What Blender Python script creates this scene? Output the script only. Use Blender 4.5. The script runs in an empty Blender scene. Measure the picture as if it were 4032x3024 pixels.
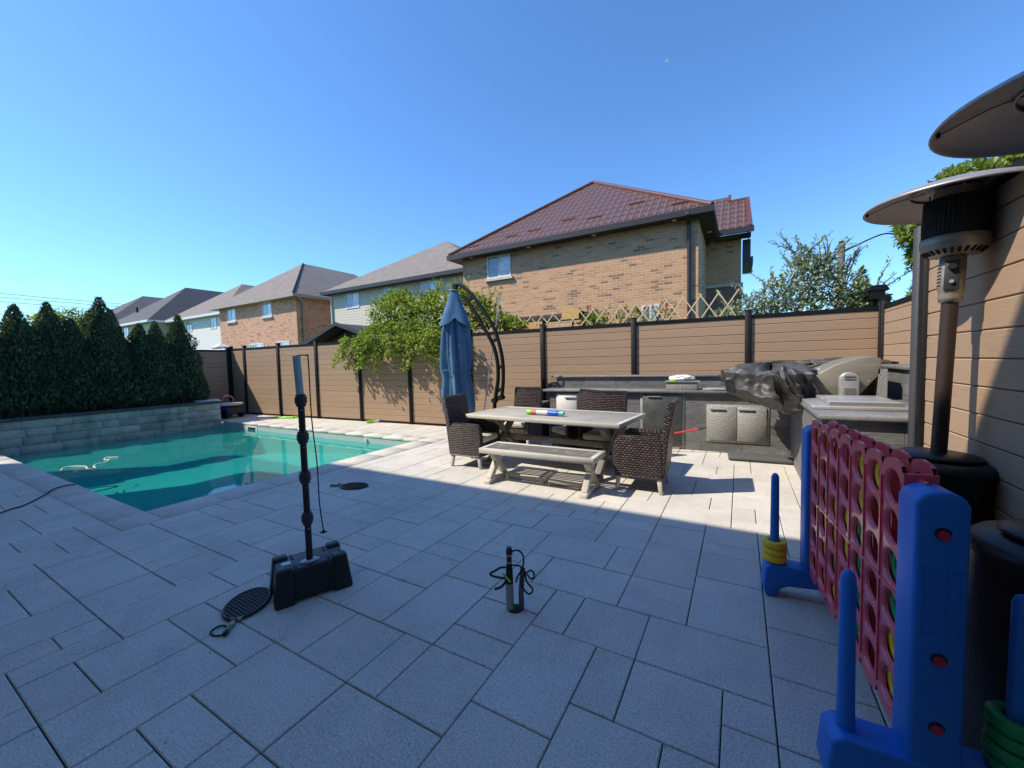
import bpy, bmesh, math, random
from mathutils import Vector, Matrix, noise
from math import sin, cos, pi, radians, sqrt, atan2
sc = bpy.context.scene
col = sc.collection
# ---------------------------------------------------------------- camera
cam_d = bpy.data.cameras.new('camera'); cam = bpy.data.objects.new('camera', cam_d); col.objects.link(cam)
sc.camera = cam
cam_d.sensor_width = 36; cam_d.lens = 1572.06/4032*36; cam_d.clip_start = .05; cam_d.clip_end = 6000
yaw, pit, rol = radians(29.748), radians(3.2157), radians(-1.4825)
fwd = Vector((-sin(yaw)*cos(pit), cos(yaw)*cos(pit), -sin(pit)))
rt = Vector((cos(yaw), sin(yaw), 0)); up = rt.cross(fwd)
r2 = rt*cos(rol)+up*sin(rol); u2 = -rt*sin(rol)+up*cos(rol)
M = Matrix((r2, u2, -fwd)).transposed().to_4x4(); M.translation = (0, 0, 1.55)
cam.matrix_world = M
# ---------------------------------------------------------------- sky and sun
SUN = Vector((.76, .55, -1)).normalized()
sun_el = math.asin(-SUN.z); sun_az = atan2(-SUN.x, -SUN.y)
w = bpy.data.worlds.new('World'); sc.world = w; w.use_nodes = True
nt = w.node_tree; bg = nt.nodes['Background']
sky = nt.nodes.new('ShaderNodeTexSky'); sky.sky_type = 'NISHITA'; sky.sun_disc = False
sky.sun_elevation = sun_el; sky.sun_rotation = sun_az
sky.air_density = 1.0; sky.dust_density = .2; sky.ozone_density = 2.2; sky.altitude = 100
gain = nt.nodes.new('ShaderNodeMix'); gain.data_type = 'RGBA'; gain.blend_type = 'MULTIPLY'; gain.inputs[0].default_value = 1
gain.inputs[7].default_value = (.295, .445, .59, 1)
nt.links.new(sky.outputs[0], gain.inputs[6]); nt.links.new(gain.outputs[2], bg.inputs[0]); bg.inputs[1].default_value = .15
sd = bpy.data.lights.new('sun', 'SUN'); sd.energy = 2.0; sd.angle = radians(.53); sd.color = (1, .90, .76)
so = bpy.data.objects.new('sun', sd); col.objects.link(so)
so.rotation_euler = SUN.to_track_quat('-Z', 'Y').to_euler()
sc.view_settings.view_transform = 'Standard'; sc.view_settings.look = 'None'
sc.view_settings.exposure = 1.52; sc.view_settings.gamma = 1
sc.render.engine = 'CYCLES'
try:
    sc.cycles.transparent_max_bounces = 16; sc.cycles.max_bounces = 8; sc.cycles.caustics_reflective = False; sc.cycles.caustics_refractive = False
except Exception: pass

# ---------------------------------------------------------------- helpers
def tag(o, label=None, cat=None, group=None, kind=None):
    if label: o['label'] = label
    if cat: o['category'] = cat
    if group: o['group'] = group
    if kind: o['kind'] = kind
    return o
def empty(name, loc=(0,0,0), rz=0, label=None, cat=None, group=None):
    o = bpy.data.objects.new(name, None); col.objects.link(o); o.location = loc; o.rotation_euler = (0,0,rz)
    o.empty_display_size = .1
    return tag(o, label, cat, group)
def children(o): return [c for c in bpy.data.objects if c.parent == o]
def copy_tree(o, parent=None):
    c = o.copy(); col.objects.link(c); c.parent = parent
    for ch in children(o): copy_tree(ch, c)
    return c
class MB:
    def __init__(s): s.v = []; s.f = []; s.m = []; s.t = []; s.sm = []
    def add(s, vs, fs, m=0, tone=None, smooth=False):
        n = len(s.v); s.v += [tuple(v) for v in vs]; s.f += [tuple(i+n for i in f) for f in fs]
        s.m += [m]*len(fs); s.t += [tone if tone is not None else .5]*len(fs); s.sm += [smooth]*len(fs); return s
    def box(s, x0, x1, y0, y1, z0, z1, m=0, tone=None):
        v = [(x0,y0,z0),(x1,y0,z0),(x1,y1,z0),(x0,y1,z0),(x0,y0,z1),(x1,y0,z1),(x1,y1,z1),(x0,y1,z1)]
        return s.add(v, [(3,2,1,0),(4,5,6,7),(0,1,5,4),(1,2,6,5),(2,3,7,6),(3,0,4,7)], m, tone)
    def bar(s, a, b, wx, wy, m=0, upv=(0,0,1), tone=None, taper=1):
        a = Vector(a); b = Vector(b); d = (b-a).normalized(); U = Vector(upv)
        if abs(d.dot(U)) > .98: U = Vector((0,1,0))
        x = d.cross(U).normalized(); y = x.cross(d)
        v = []
        for p, k in ((a,1),(b,taper)):
            for sx, sy in ((-1,-1),(1,-1),(1,1),(-1,1)): v.append(p+x*wx/2*sx*k+y*wy/2*sy*k)
        return s.add(v, [(3,2,1,0),(4,5,6,7),(0,1,5,4),(1,2,6,5),(2,3,7,6),(3,0,4,7)], m, tone)
    def tube(s, pts, r, n=10, m=0, closed=False, tone=None, caps=True):
        P = [Vector(p) for p in pts]; k = len(P)
        rs = r if isinstance(r, (list, tuple)) else [r]*k
        N = None; rings = []
        for i, p in enumerate(P):
            if closed: d = (P[(i+1)%k]-P[i-1]).normalized()
            else: d = (P[min(i+1,k-1)]-P[max(i-1,0)]).normalized()
            if N is None:
                N = Vector((0,0,1)) if abs(d.z) < .9 else Vector((1,0,0))
            N = (N-d*N.dot(d)).normalized(); B = d.cross(N)
            rings.append([p+(N*cos(2*pi*j/n)+B*sin(2*pi*j/n))*rs[i] for j in range(n)])
        vs = [q for rg in rings for q in rg]; fs = []
        for i in range(k if closed else k-1):
            a = i*n; b = ((i+1)%k)*n
            for j in range(n): fs.append((a+j, a+(j+1)%n, b+(j+1)%n, b+j))
        s.add(vs, fs, m, tone, True)
        if caps and not closed:
            s.add(rings[0], [tuple(range(n))[::-1]], m, tone); s.add(rings[-1], [tuple(range(n))], m, tone)
        return s
    def lathe(s, prof, n=24, c=(0,0,0), m=0, tone=None, smooth=True, fn=None):
        vs = []; fs = []
        for i, (r, z) in enumerate(prof):
            for j in range(n):
                a = 2*pi*j/n; rr = r*(fn(a, i, z) if fn else 1)
                vs.append((c[0]+rr*cos(a), c[1]+rr*sin(a), c[2]+z))
        for i in range(len(prof)-1):
            for j in range(n): fs.append((i*n+j, i*n+(j+1)%n, (i+1)*n+(j+1)%n, (i+1)*n+j))
        return s.add(vs, fs, m, tone, smooth)
    def prism(s, poly, a, b, axis='y', m=0, tone=None):
        # polygon in the plane across the axis, extruded from a to b
        def P(u, v, t): return {'y': (u,t,v), 'x': (t,u,v), 'z': (u,v,t)}[axis]
        n = len(poly); vs = [P(u,v,a) for u, v in poly]+[P(u,v,b) for u, v in poly]
        fs = [tuple(range(n))[::-1], tuple(range(n,2*n))]+[(i,(i+1)%n,(i+1)%n+n,i+n) for i in range(n)]
        return s.add(vs, fs, m, tone)
    def build(s, name, mats, parent=None, bevel=0, seg=2, loc=None, smooth=None, normals=True):
        me = bpy.data.meshes.new(name); me.from_pydata(s.v, [], s.f)
        if not isinstance(mats, (list, tuple)): mats = [mats]
        for mm in mats: me.materials.append(mm)
        me.polygons.foreach_set('material_index', s.m)
        sm = s.sm if smooth is None else [smooth]*len(s.f)
        me.polygons.foreach_set('use_smooth', sm)
        at = me.attributes.new('tone', 'FLOAT', 'FACE'); at.data.foreach_set('value', s.t)
        if normals or bevel:
            bm = bmesh.new(); bm.from_mesh(me)
            if bevel:
                bmesh.ops.remove_doubles(bm, verts=bm.verts, dist=1e-5)
            if normals: bmesh.ops.recalc_face_normals(bm, faces=bm.faces)
            if bevel:
                es = [e for e in bm.edges if len(e.link_faces) == 2 and e.calc_face_angle(0) > .5]
                bmesh.ops.bevel(bm, geom=es, offset=bevel, segments=seg, profile=.5, affect='EDGES', clamp_overlap=True)
                for f in bm.faces: f.smooth = True
            bm.to_mesh(me); bm.free()
        uv = me.uv_layers.new(name='UVMap')
        vs = me.vertices; lo = me.loops; data = [0.0]*(2*len(lo))
        for p in me.polygons:
            n = p.normal
            if abs(n.z) < .985:
                t = Vector((-n.y, n.x, 0)).normalized(); v = n.cross(t)
                if v.z < 0: v = -v
            else: t = Vector((1,0,0)); v = Vector((0,1,0))
            for li in p.loop_indices:
                c = vs[lo[li].vertex_index].co; data[2*li] = c.dot(t); data[2*li+1] = c.dot(v)
        uv.data.foreach_set('uv', data)
        if bevel:
            try: me.set_sharp_from_angle(angle=radians(50))
            except Exception: pass
        o = bpy.data.objects.new(name, me); col.objects.link(o)
        if parent: o.parent = parent
        if loc: o.location = loc
        return o
# ---------------------------------------------------------------- materials
class NM:
    def __init__(s, name):
        s.m = bpy.data.materials.new(name); s.m.use_nodes = True; s.t = s.m.node_tree; s.b = s.t.nodes['Principled BSDF']
    def n(s, typ, ins=None, **kw):
        nd = s.t.nodes.new('ShaderNode'+typ)
        for k, v in kw.items(): setattr(nd, k, v)
        if ins:
            for k, v in ins.items():
                if hasattr(v, 'is_output') or isinstance(v, bpy.types.NodeSocket): s.t.links.new(v, nd.inputs[k])
                else: nd.inputs[k].default_value = v
        return nd
    def l(s, a, b): s.t.links.new(a, b)
    def set(s, **kw):
        for k, v in kw.items():
            i = s.b.inputs[k.replace('_', ' ')]
            if isinstance(v, bpy.types.NodeSocket): s.l(v, i)
            else: i.default_value = v
    def mix(s, a, b, f, blend='MIX'):
        nd = s.t.nodes.new('ShaderNodeMix'); nd.data_type = 'RGBA'; nd.blend_type = blend
        for v, i in ((f,0),(a,6),(b,7)):
            if isinstance(v, bpy.types.NodeSocket): s.l(v, nd.inputs[i])
            else: nd.inputs[i].default_value = v if i == 0 else (*v[:3], 1)
        return nd.outputs[2]
    def ramp(s, fac, stops):
        nd = s.t.nodes.new('ShaderNodeValToRGB'); e = nd.color_ramp.elements
        while len(e) < len(stops): e.new(.5)
        for k, (p, c) in enumerate(stops):
            e[k].position = p; e[k].color = (*c, 1) if isinstance(c, tuple) else (c, c, c, 1)
        s.l(fac, nd.inputs[0]); return nd.outputs[0]
    def math(s, op, a, b=0):
        nd = s.t.nodes.new('ShaderNodeMath'); nd.operation = op
        for i, v in enumerate((a, b)):
            if isinstance(v, bpy.types.NodeSocket): s.l(v, nd.inputs[i])
            else: nd.inputs[i].default_value = v
        return nd.outputs[0]
    def obj(s): return s.n('TexCoord').outputs['Object']
    def uv(s): return s.n('TexCoord').outputs['UV']
    def map(s, v, scale): return s.n('Mapping', {'Vector': v, 'Scale': scale}).outputs[0]
    def noise(s, v, sc_, det=4, rough=.6, dist=0): return s.n('TexNoise', {'Vector': v, 'Scale': sc_, 'Detail': det, 'Roughness': rough, 'Distortion': dist}).outputs[0]
    def bump(s, h, st=.5, dist=.01, nrm=None):
        d = {'Height': h, 'Strength': st, 'Distance': dist}
        if nrm is not None: d['Normal'] = nrm
        o = s.n('Bump', d).outputs[0]; s.l(o, s.b.inputs['Normal']); return o
def col3(c, k): return tuple(min(1, x*k) for x in c)
def plain(name, c, rough=.5, metal=0, var=.25, scale=6, bump=.15, bscale=60, spec=.5):
    n = NM(name); o = n.obj(); f = n.noise(o, scale)
    n.set(Base_Color=n.mix(col3(c, 1-var), col3(c, 1+var), f), Roughness=n.math('ADD', n.math('MULTIPLY', n.noise(o, scale*3), .25), rough-.12), Metallic=metal)
    n.b.inputs['Specular IOR Level'].default_value = spec
    if bump: n.bump(n.noise(o, bscale), bump, .004)
    return n.m
M_ = {}
def brick(name, c1, c2, dark, mortar, bw=.22, bh=.082):
    n = NM(name); uv = n.uv()
    bt = n.n('TexBrick', {'Vector': uv, 'Color1': (*c1,1), 'Color2': (*c2,1), 'Mortar': (*mortar,1), 'Scale': 1.0, 'Mortar Size': .009, 'Mortar Smooth': .2, 'Bias': -.1, 'Brick Width': bw, 'Row Height': bh})
    # a few bricks much darker: second random over the same layout
    b2 = n.n('TexBrick', {'Vector': n.map(uv, (1,1,1)), 'Color1': (0,0,0,1), 'Color2': (1,1,1,1), 'Mortar': (0,0,0,1), 'Scale': 1.0, 'Mortar Size': .006, 'Mortar Smooth': 0, 'Bias': 0, 'Brick Width': bw, 'Row Height': bh})
    f = n.ramp(b2.outputs[0], [(.86, 0.0), (.92, 1.0)])
    big = n.ramp(n.noise(n.map(uv, (1.2, 3, 1)), 1.3, 3), [(.4, 0.0), (.6, 1.0)])
    f = n.math('MULTIPLY', f, n.math('ADD', n.math('MULTIPLY', big, .35), .5))
    c = n.mix(bt.outputs[0], dark, f)
    c = n.mix(c, (.5,.5,.5), n.math('MULTIPLY', n.noise(uv, 30), .25), 'OVERLAY')
    n.set(Base_Color=c, Roughness=.9); n.bump(n.math('SUBTRACT', n.math('ADD', 1, n.math('MULTIPLY', n.noise(uv, 40), .3)), bt.outputs[1]), .7, .012)
    return n.m
M_['brick_a'] = brick('tan brick', (.62,.345,.18), (.46,.235,.125), (.19,.13,.10), (.60,.48,.34), .26, .085)
M_['brick_b'] = brick('orange brick', (.66,.34,.18), (.48,.22,.12), (.27,.13,.08), (.55,.45,.36), .24, .082)
M_['stone'] = brick('rough stone block', (.22,.17,.12), (.17,.14,.11), (.10,.08,.07), (.25,.22,.18), .45, .2)
def siding(name, c):
    n = NM(name); uv = n.uv(); sp = n.n('SeparateXYZ', {0: uv}).outputs[1]
    fr = n.math('FRACT', n.math('DIVIDE', sp, .14))
    line = n.ramp(fr, [(.0, .35), (.09, 1.0)])
    n.set(Base_Color=n.mix((0,0,0), c, line), Roughness=.6); n.bump(n.math('SUBTRACT', 1, fr), .8, .02); return n.m
M_['siding_beige'] = siding('beige siding', (.55,.52,.41)); M_['siding_cream'] = siding('cream siding', (.72,.70,.63)); M_['siding_yellow'] = siding('pale yellow siding', (.55,.50,.36))
def shingle(name, c):
    n = NM(name); uv = n.uv()
    bt = n.n('TexBrick', {'Vector': uv, 'Color1': (*col3(c,.8),1), 'Color2': (*col3(c,1.2),1), 'Mortar': (*col3(c,.45),1), 'Scale': 1.0, 'Mortar Size': .006, 'Mortar Smooth': .4, 'Brick Width': .3, 'Row Height': .14})
    cc = n.mix(bt.outputs[0], col3(c,1.35), n.math('MULTIPLY', n.noise(n.map(uv,(1,2.5,1)), 1.2, 5), .6))
    cc = n.mix(cc, (.5,.5,.5), n.math('MULTIPLY', n.noise(uv, 50), .4), 'OVERLAY')
    n.set(Base_Color=cc, Roughness=.95); n.bump(bt.outputs[1], -.6, .01); return n.m
M_['shingle_grey'] = shingle('grey brown shingles', (.20,.172,.15)); M_['shingle_dark'] = shingle('dark grey shingles', (.095,.09,.095)); M_['shingle_black'] = shingle('black shingles', (.05,.05,.055))
def metal_tile():
    n = NM('maroon metal roof tile'); uv = n.uv(); s = n.n('SeparateXYZ', {0: uv}); u, v = s.outputs[0], s.outputs[1]
    wv = n.math('SINE', n.math('MULTIPLY', u, 2*pi/.23))
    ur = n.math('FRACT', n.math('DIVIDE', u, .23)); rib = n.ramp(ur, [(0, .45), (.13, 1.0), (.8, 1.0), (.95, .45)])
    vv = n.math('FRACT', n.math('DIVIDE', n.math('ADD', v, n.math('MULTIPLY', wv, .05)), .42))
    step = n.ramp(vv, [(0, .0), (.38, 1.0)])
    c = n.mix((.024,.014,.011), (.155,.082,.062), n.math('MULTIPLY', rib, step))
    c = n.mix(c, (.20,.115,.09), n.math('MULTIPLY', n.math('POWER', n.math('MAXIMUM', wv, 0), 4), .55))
    n.set(Base_Color=c, Roughness=.42)
    n.bump(n.math('SUBTRACT', n.math('MULTIPLY', wv, .55), vv), 1, .035); return n.m
M_['metal_tile'] = metal_tile()
M_['maroon'] = plain('maroon flashing', (.13,.05,.045), .45, 0, .12)
M_['bronze'] = plain('dark bronze aluminium', (.035,.03,.028), .4, 0, .15)
M_['soffit_dark'] = plain('dark brown soffit', (.05,.035,.03), .6)
M_['trim_tan'] = plain('tan trim', (.38,.32,.25), .5); M_['trim_white'] = plain('white vinyl trim', (.72,.72,.7), .45, 0, .06)
M_['sill'] = plain('pale stone sill', (.55,.52,.46), .8)
M_['black_metal'] = plain('black powder coated metal', (.007,.007,.008), .6, 0, .2, spec=.25)
def glass(name, c):
    n = NM(name); o = n.uv(); f = n.ramp(n.noise(n.map(o,(1,4,1)), 1.5, 2), [(.4,0.),(.6,1.)])
    n.set(Base_Color=n.mix(c, col3(c,1.7), f), Roughness=.06, Metallic=0.0); n.b.inputs['Specular IOR Level'].default_value = 1; n.b.inputs['Coat Weight'].default_value = .6; n.b.inputs['Coat Roughness'].default_value = .02; return n.m
M_['glass'] = glass('window glass', (.10,.14,.16)); M_['glass_blind'] = glass('window glass with blind', (.34,.38,.40))
def boards(name, c):
    n = NM(name); uv = n.uv(); t = n.n('Attribute', attribute_name='tone').outputs['Fac']
    g = n.noise(n.map(uv, (1.2, 30, 1)), 3, 5, .65, .6); g2 = n.noise(n.map(uv, (.8,7,1)), 2.2, 3, .6, 2.2)
    c1 = n.mix(col3(c,.74), col3(c,1.16), g)
    c1 = n.mix(c1, col3(c,.72), n.math('MULTIPLY', n.ramp(g2, [(.46,0.),(.5,1.),(.54,0.)]), .6))
    c1 = n.mix(n.mix(c1, (c[0]*.78, c[1]*.74, c[2]*.74), .0), c1, 1)
    c2 = n.mix(c1, (c[0]*1.12, c[1]*1.06, c[2]*1.0), n.math('MULTIPLY', t, .55))
    n.set(Base_Color=c2, Roughness=.72); n.bump(g, .35, .003); return n.m
M_['fence'] = boards('composite fence board', (.39,.27,.175))
def paver():
    n = NM('concrete paver'); o = n.obj(); t = n.n('Attribute', attribute_name='tone').outputs['Fac']
    base = n.mix((.64,.60,.52), (.72,.68,.595), t)
    sp = n.noise(o, 105, 3, .9); sp2 = n.n('TexVoronoi', {'Vector': o, 'Scale': 210.0}).outputs[0]
    st = n.noise(n.map(o, (1.2,1,1)), 1.1, 6, .7)
    c = n.mix(base, (.47,.45,.40), n.math('MULTIPLY', n.ramp(st, [(.42,0.),(.68,1.)]), .7))
    c = n.mix(c, (.80,.72,.58), n.math('MULTIPLY', n.ramp(n.noise(o, 3.1, 5), [(.5,0.),(.75,1.)]), .4))
    c = n.mix(c, (.38,.36,.32), n.ramp(n.noise(n.map(o,(1,2.2,1)), 2.3, 8, .8, .8), [(.56,0.),(.74,.55)]))
    c = n.mix(c, (.10,.10,.10), n.math('MULTIPLY', n.ramp(sp, [(.36,1.),(.48,0.)]), .56))
    c = n.mix(c, (.92,.90,.86), n.math('MULTIPLY', n.ramp(sp, [(.53,0.),(.64,1.)]), .45))
    c = n.mix(c, (.09,.085,.07), n.ramp(n.noise(o, 9, 8, .85), [(.70,0.),(.76,.7)]))
    n.set(Base_Color=c, Roughness=.88); n.b.inputs['Specular IOR Level'].default_value = .3
    n.bump(n.math('ADD', sp, n.math('MULTIPLY', sp2, .4)), .7, .003); return n.m
M_['paver'] = paver()
M_['joint'] = plain('joint sand', (.028,.032,.028), .95, 0, .5, 12)
def wallblock():
    n = NM('split wall stone'); uv = n.uv(); o = n.obj(); t = n.n('Attribute', attribute_name='tone').outputs['Fac']
    c = n.mix((.34,.34,.32), (.52,.515,.49), t)
    c = n.mix(c, (.12,.14,.125), n.ramp(n.noise(o, 2.4, 6, .7), [(.46,0.),(.72,.85)]))
    c = n.mix(c, (.5,.5,.47), n.ramp(n.noise(o, 4, 6, .7), [(.6,0.),(.8,.6)]))
    n.set(Base_Color=c, Roughness=.95); n.bump(n.noise(o, 25, 6), .6, .02); return n.m
M_['wallblock'] = wallblock()
M_['capstone'] = plain('grey cap stone', (.075,.08,.08), .85, 0, .35, 5, .4, 40)
def tiles_stone():
    n = NM('dark slate veneer'); uv = n.uv()
    bt = n.n('TexBrick', {'Vector': uv, 'Color1': (.13,.132,.13,1), 'Color2': (.20,.205,.20,1), 'Mortar': (.05,.05,.05,1), 'Scale': 1.0, 'Mortar Size': .0025, 'Brick Width': .6, 'Row Height': .15})
    c = n.mix(bt.outputs[0], (.32,.32,.305), n.ramp(n.noise(n.map(uv,(1,1.5,1)), 3.5, 6, .7), [(.52,0.),(.85,.7)]))
    c = n.mix(c, (.06,.06,.06), n.ramp(n.noise(n.map(uv,(2,14,1)), 4, 5), [(.4,.5),(.5,0.)]))
    n.set(Base_Color=c, Roughness=.6); n.bump(n.math('SUBTRACT', n.noise(uv, 22, 5), bt.outputs[1]), .35, .005); return n.m
M_['slate'] = tiles_stone()
def granite():
    n = NM('leathered granite'); o = n.obj(); f = n.noise(o, 90, 4, .8); d = n.noise(o, 2.5, 5, .7)
    c = n.mix((.07,.072,.075), (.28,.28,.27), n.ramp(f, [(.35,0.),(.7,1.)]))
    c = n.mix(c, (.38,.37,.35), n.ramp(d, [(.45,0.),(.8,.6)]))
    n.set(Base_Color=c, Roughness=.5); n.bump(f, .35, .002); return n.m
M_['granite'] = granite()
M_['granite_dark'] = plain('dark honed granite edge', (.06,.062,.065), .6, 0, .4, 40, .3, 120)
def steel(name, c=(.42,.41,.38), rough=.38, dirt=.5):
    n = NM(name); o = n.obj(); f = n.noise(n.map(o,(1,1,6)), 3, 6, .7); b = n.noise(n.map(o,(60,60,3)), 8, 2)
    cc = n.mix(c, (.17,.15,.115), n.ramp(f, [(.42,0.),(.75,dirt)]))
    n.set(Base_Color=cc, Metallic=.5, Roughness=n.math('ADD', n.math('MULTIPLY', f, .35), rough-.15)); n.bump(b, .08, .002); return n.m
M_['steel'] = steel('weathered stainless steel', (.36,.33,.27), .42, .7); M_['steel_clean'] = steel('brushed stainless steel', (.55,.55,.54), .3, .2)
M_['steel_dull'] = plain('dull grey coated steel', (.34,.335,.31), .48, .2, .35, .25, 4)
M_['fridge'] = plain('scratched dark door glass', (.085,.09,.088), .28, .1, .7, 4)

def wicker(name, c1, c2):
    n = NM(name); uv = n.uv()
    d = n.n('TexNoise', {'Vector': uv, 'Scale': 6.0, 'Detail': 2}).outputs[1]
    uvd = n.n('VectorMath', {0: uv, 1: n.n('VectorMath', {0: d, 1: (.006,.006,0)}, operation='MULTIPLY').outputs[0]}, operation='ADD').outputs[0]
    bt = n.n('TexBrick', {'Vector': uvd, 'Color1': (*c1,1), 'Color2': (*c2,1), 'Mortar': (.004,.003,.003,1), 'Scale': 1.0, 'Mortar Size': .0105, 'Mortar Smooth': .8, 'Brick Width': .046, 'Row Height': .0265})
    sp = n.n('SeparateXYZ', {0: uvd}).outputs[1]; fr = n.math('FRACT', n.math('DIVIDE', sp, .0265))
    hump = n.math('SINE', n.math('MULTIPLY', fr, pi))
    c = n.mix(bt.outputs[0], (.003,.003,.003), n.ramp(fr, [(0,1.),(.22,0.)]))
    n.set(Base_Color=c, Roughness=.36); n.bump(n.math('SUBTRACT', hump, bt.outputs[1]), 1, .016); return n.m
M_['wicker'] = wicker('dark brown resin wicker', (.10,.062,.048), (.25,.175,.14))
M_['cushion'] = plain('cream outdoor fabric', (.55,.50,.41), .9, 0, .12, 8, .3, 120)
def greywood(name, c):
    n = NM(name); o = n.obj(); g = n.noise(n.map(o,(3,26,26)), 2, 5, .7); g2 = n.noise(o, 2.4, 5, .65)
    cc = n.mix(col3(c,.72), col3(c,1.2), g); cc = n.mix(cc, col3(c,.6), n.ramp(g2, [(.48,0.),(.7,.6)])); cc = n.mix(cc, (.55,.52,.45), n.ramp(n.noise(o, 6, 5), [(.55,0.),(.8,.6)]))
    n.set(Base_Color=cc, Roughness=.7); n.bump(g, .3, .003); return n.m
M_['tablewood'] = greywood('weathered taupe table top', (.40,.38,.32)); M_['framewood'] = greywood('pale grey painted wood', (.58,.55,.46))
M_['slat'] = greywood('grey brown slats', (.20,.185,.16))
def canopy():
    n = NM('faded blue umbrella canvas'); o = n.obj()
    c = n.mix((.045,.125,.235), (.11,.22,.36), n.noise(n.map(o,(1,1,.25)), 9, 5)); c = n.mix(c, (.17,.30,.42), n.ramp(n.noise(o, 2, 3), [(.5,0.),(.75,.4)]))
    n.set(Base_Color=c, Roughness=.95); n.b.inputs['Specular IOR Level'].default_value = .15; n.bump(n.noise(o, 200), .2, .002); return n.m
M_['canvas'] = canopy()
M_['alu'] = plain('silver aluminium', (.62,.63,.64), .3, .6, .05)
M_['vinyl'] = plain('black vinyl cover', (.06,.06,.056), .52, 0, .7, 4, .35, 25, .6)
M_['blk_plastic'] = plain('black plastic', (.012,.013,.016), .42, 0, .25, 4, .2, 90)
M_['grey_dark'] = plain('dark grey plastic', (.03,.035,.04), .5)
M_['teal_tube'] = plain('pale teal plastic tube', (.28,.44,.43), .4, 0, .12)
M_['silver_lbl'] = plain('silver label', (.45,.47,.47), .35, .4, .1)
def toy(name, c, rough=.42):
    n = NM(name); o = n.obj(); f = n.noise(o, 3, 5); sc_ = n.ramp(n.noise(n.map(o,(1,1,5)), 14, 8, .8, 1.2), [(.62,0.),(.72,.35)]); n.set(Base_Color=n.mix(n.mix(col3(c,.88), col3(c,1.1), f), (.45,.45,.5), sc_), Roughness=n.math('ADD', rough-.08, n.math('MULTIPLY', n.noise(o, 25), .2)))
    n.b.inputs['Specular IOR Level'].default_value = .45; n.bump(n.noise(o, 70), .12, .002); return n.m
M_['toy_blue'] = toy('blue moulded plastic', (.015,.18,.62)); M_['toy_red'] = toy('faded red plastic', (.80,.10,.14), .36); M_['toy_red'].node_tree.nodes['Principled BSDF'].inputs['Coat Weight'].default_value = .5; M_['toy_yellow'] = toy('yellow plastic ring', (.95,.60,.03)); M_['toy_green'] = toy('green plastic ring', (.01,.28,.08))
M_['toy_knob'] = toy('red plastic bolt', (.45,.02,.07))
M_['bronze_pole'] = plain('hammered bronze paint', (.055,.037,.03), .42, .3, .3, 12, .3, 150)
M_['dish'] = steel('heater reflector aluminium', (.42,.40,.40), .42, .35)
M_['mesh_blk'] = plain('black burner screen', (.012,.012,.012), .6)
M_['rope_blk'] = plain('black cable', (.012,.013,.015), .6); M_['hose'] = plain('cream pool hose', (.6,.58,.5), .5, 0, .05)
M_['maroon_cap'] = plain('maroon plastic connector', (.075,.02,.025), .45); M_['conc'] = plain('ribbed grey conduit', (.36,.37,.34), .8, 0, .2, 8, .6, 60); M_['grey_pvc'] = plain('grey pvc pipe', (.09,.11,.14), .5)
M_['lime'] = plain('lime green plastic', (.30,.75,.02), .4, 0, .05); M_['gun_blue'] = plain('royal blue plastic', (.01,.12,.75), .35, 0, .05); M_['gun_red'] = plain('orange red plastic', (.6,.12,.05), .4, 0, .1)
M_['gun_white'] = plain('printed white plastic', (.7,.68,.6), .5, 0, .05); M_['teal'] = plain('turquoise plastic', (.12,.5,.5), .4, 0, .05)
M_['red_handle'] = plain('red lacquered handle', (.75,.05,.045), .35, 0, .08); M_['rubber'] = plain('grey rubber mat', (.09,.092,.09), .85, 0, .2, 6, .5, 90)
M_['bamboo'] = plain('pale split bamboo', (.62,.50,.30), .7, 0, .2, 15); M_['pine'] = plain('fresh pine board', (.62,.38,.12), .7, 0, .2, 8)
M_['bark'] = plain('grey brown bark', (.10,.08,.065), .9, 0, .3, 20, .6, 60); M_['soil'] = plain('dark garden soil', (.03,.025,.02), .95, 0, .4, 10, .6, 40)
M_['grass'] = plain('short grass', (.045,.085,.02), .9, 0, .5, 3, .6, 60)
M_['wood_pole'] = plain('weathered utility pole', (.20,.17,.15), .85, 0, .25, 10)
M_['pale_canvas'] = plain('pale grey canopy fabric', (.55,.57,.58), .8, 0, .08); M_['purple'] = plain('violet plastic', (.08,.06,.5), .4); M_['toy_pink'] = plain('salmon pink foam', (.55,.14,.11), .6)
M_['bag'] = plain('thin white plastic bag', (.72,.74,.73), .3, 0, .1)
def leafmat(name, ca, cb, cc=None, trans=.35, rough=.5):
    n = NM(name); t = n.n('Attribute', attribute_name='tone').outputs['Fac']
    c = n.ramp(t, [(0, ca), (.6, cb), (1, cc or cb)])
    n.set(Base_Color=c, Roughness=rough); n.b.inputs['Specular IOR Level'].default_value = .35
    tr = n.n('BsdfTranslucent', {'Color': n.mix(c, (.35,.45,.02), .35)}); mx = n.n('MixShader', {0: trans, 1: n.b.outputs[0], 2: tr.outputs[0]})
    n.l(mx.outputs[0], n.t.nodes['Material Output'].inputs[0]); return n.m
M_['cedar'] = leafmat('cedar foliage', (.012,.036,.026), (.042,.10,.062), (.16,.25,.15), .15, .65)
M_['cedar_lit'] = leafmat('sunlit cedar foliage', (.07,.14,.015), (.20,.30,.04), (.40,.50,.10), .3)  # lit copy of the cedar foliage, sunlight put into its greens
M_['vine'] = leafmat('climbing vine leaf', (.06,.13,.02), (.22,.32,.05), (.60,.62,.15), .45, .45)
M_['olive'] = leafmat('silvery green leaf', (.16,.20,.11), (.36,.42,.26), (.65,.68,.52), .25, .4)
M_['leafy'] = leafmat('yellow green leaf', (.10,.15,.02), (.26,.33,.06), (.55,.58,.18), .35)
M_['flower'] = leafmat('pink hibiscus petal', (.45,.05,.12), (.6,.1,.2), (.6,.2,.3), .3)

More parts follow.
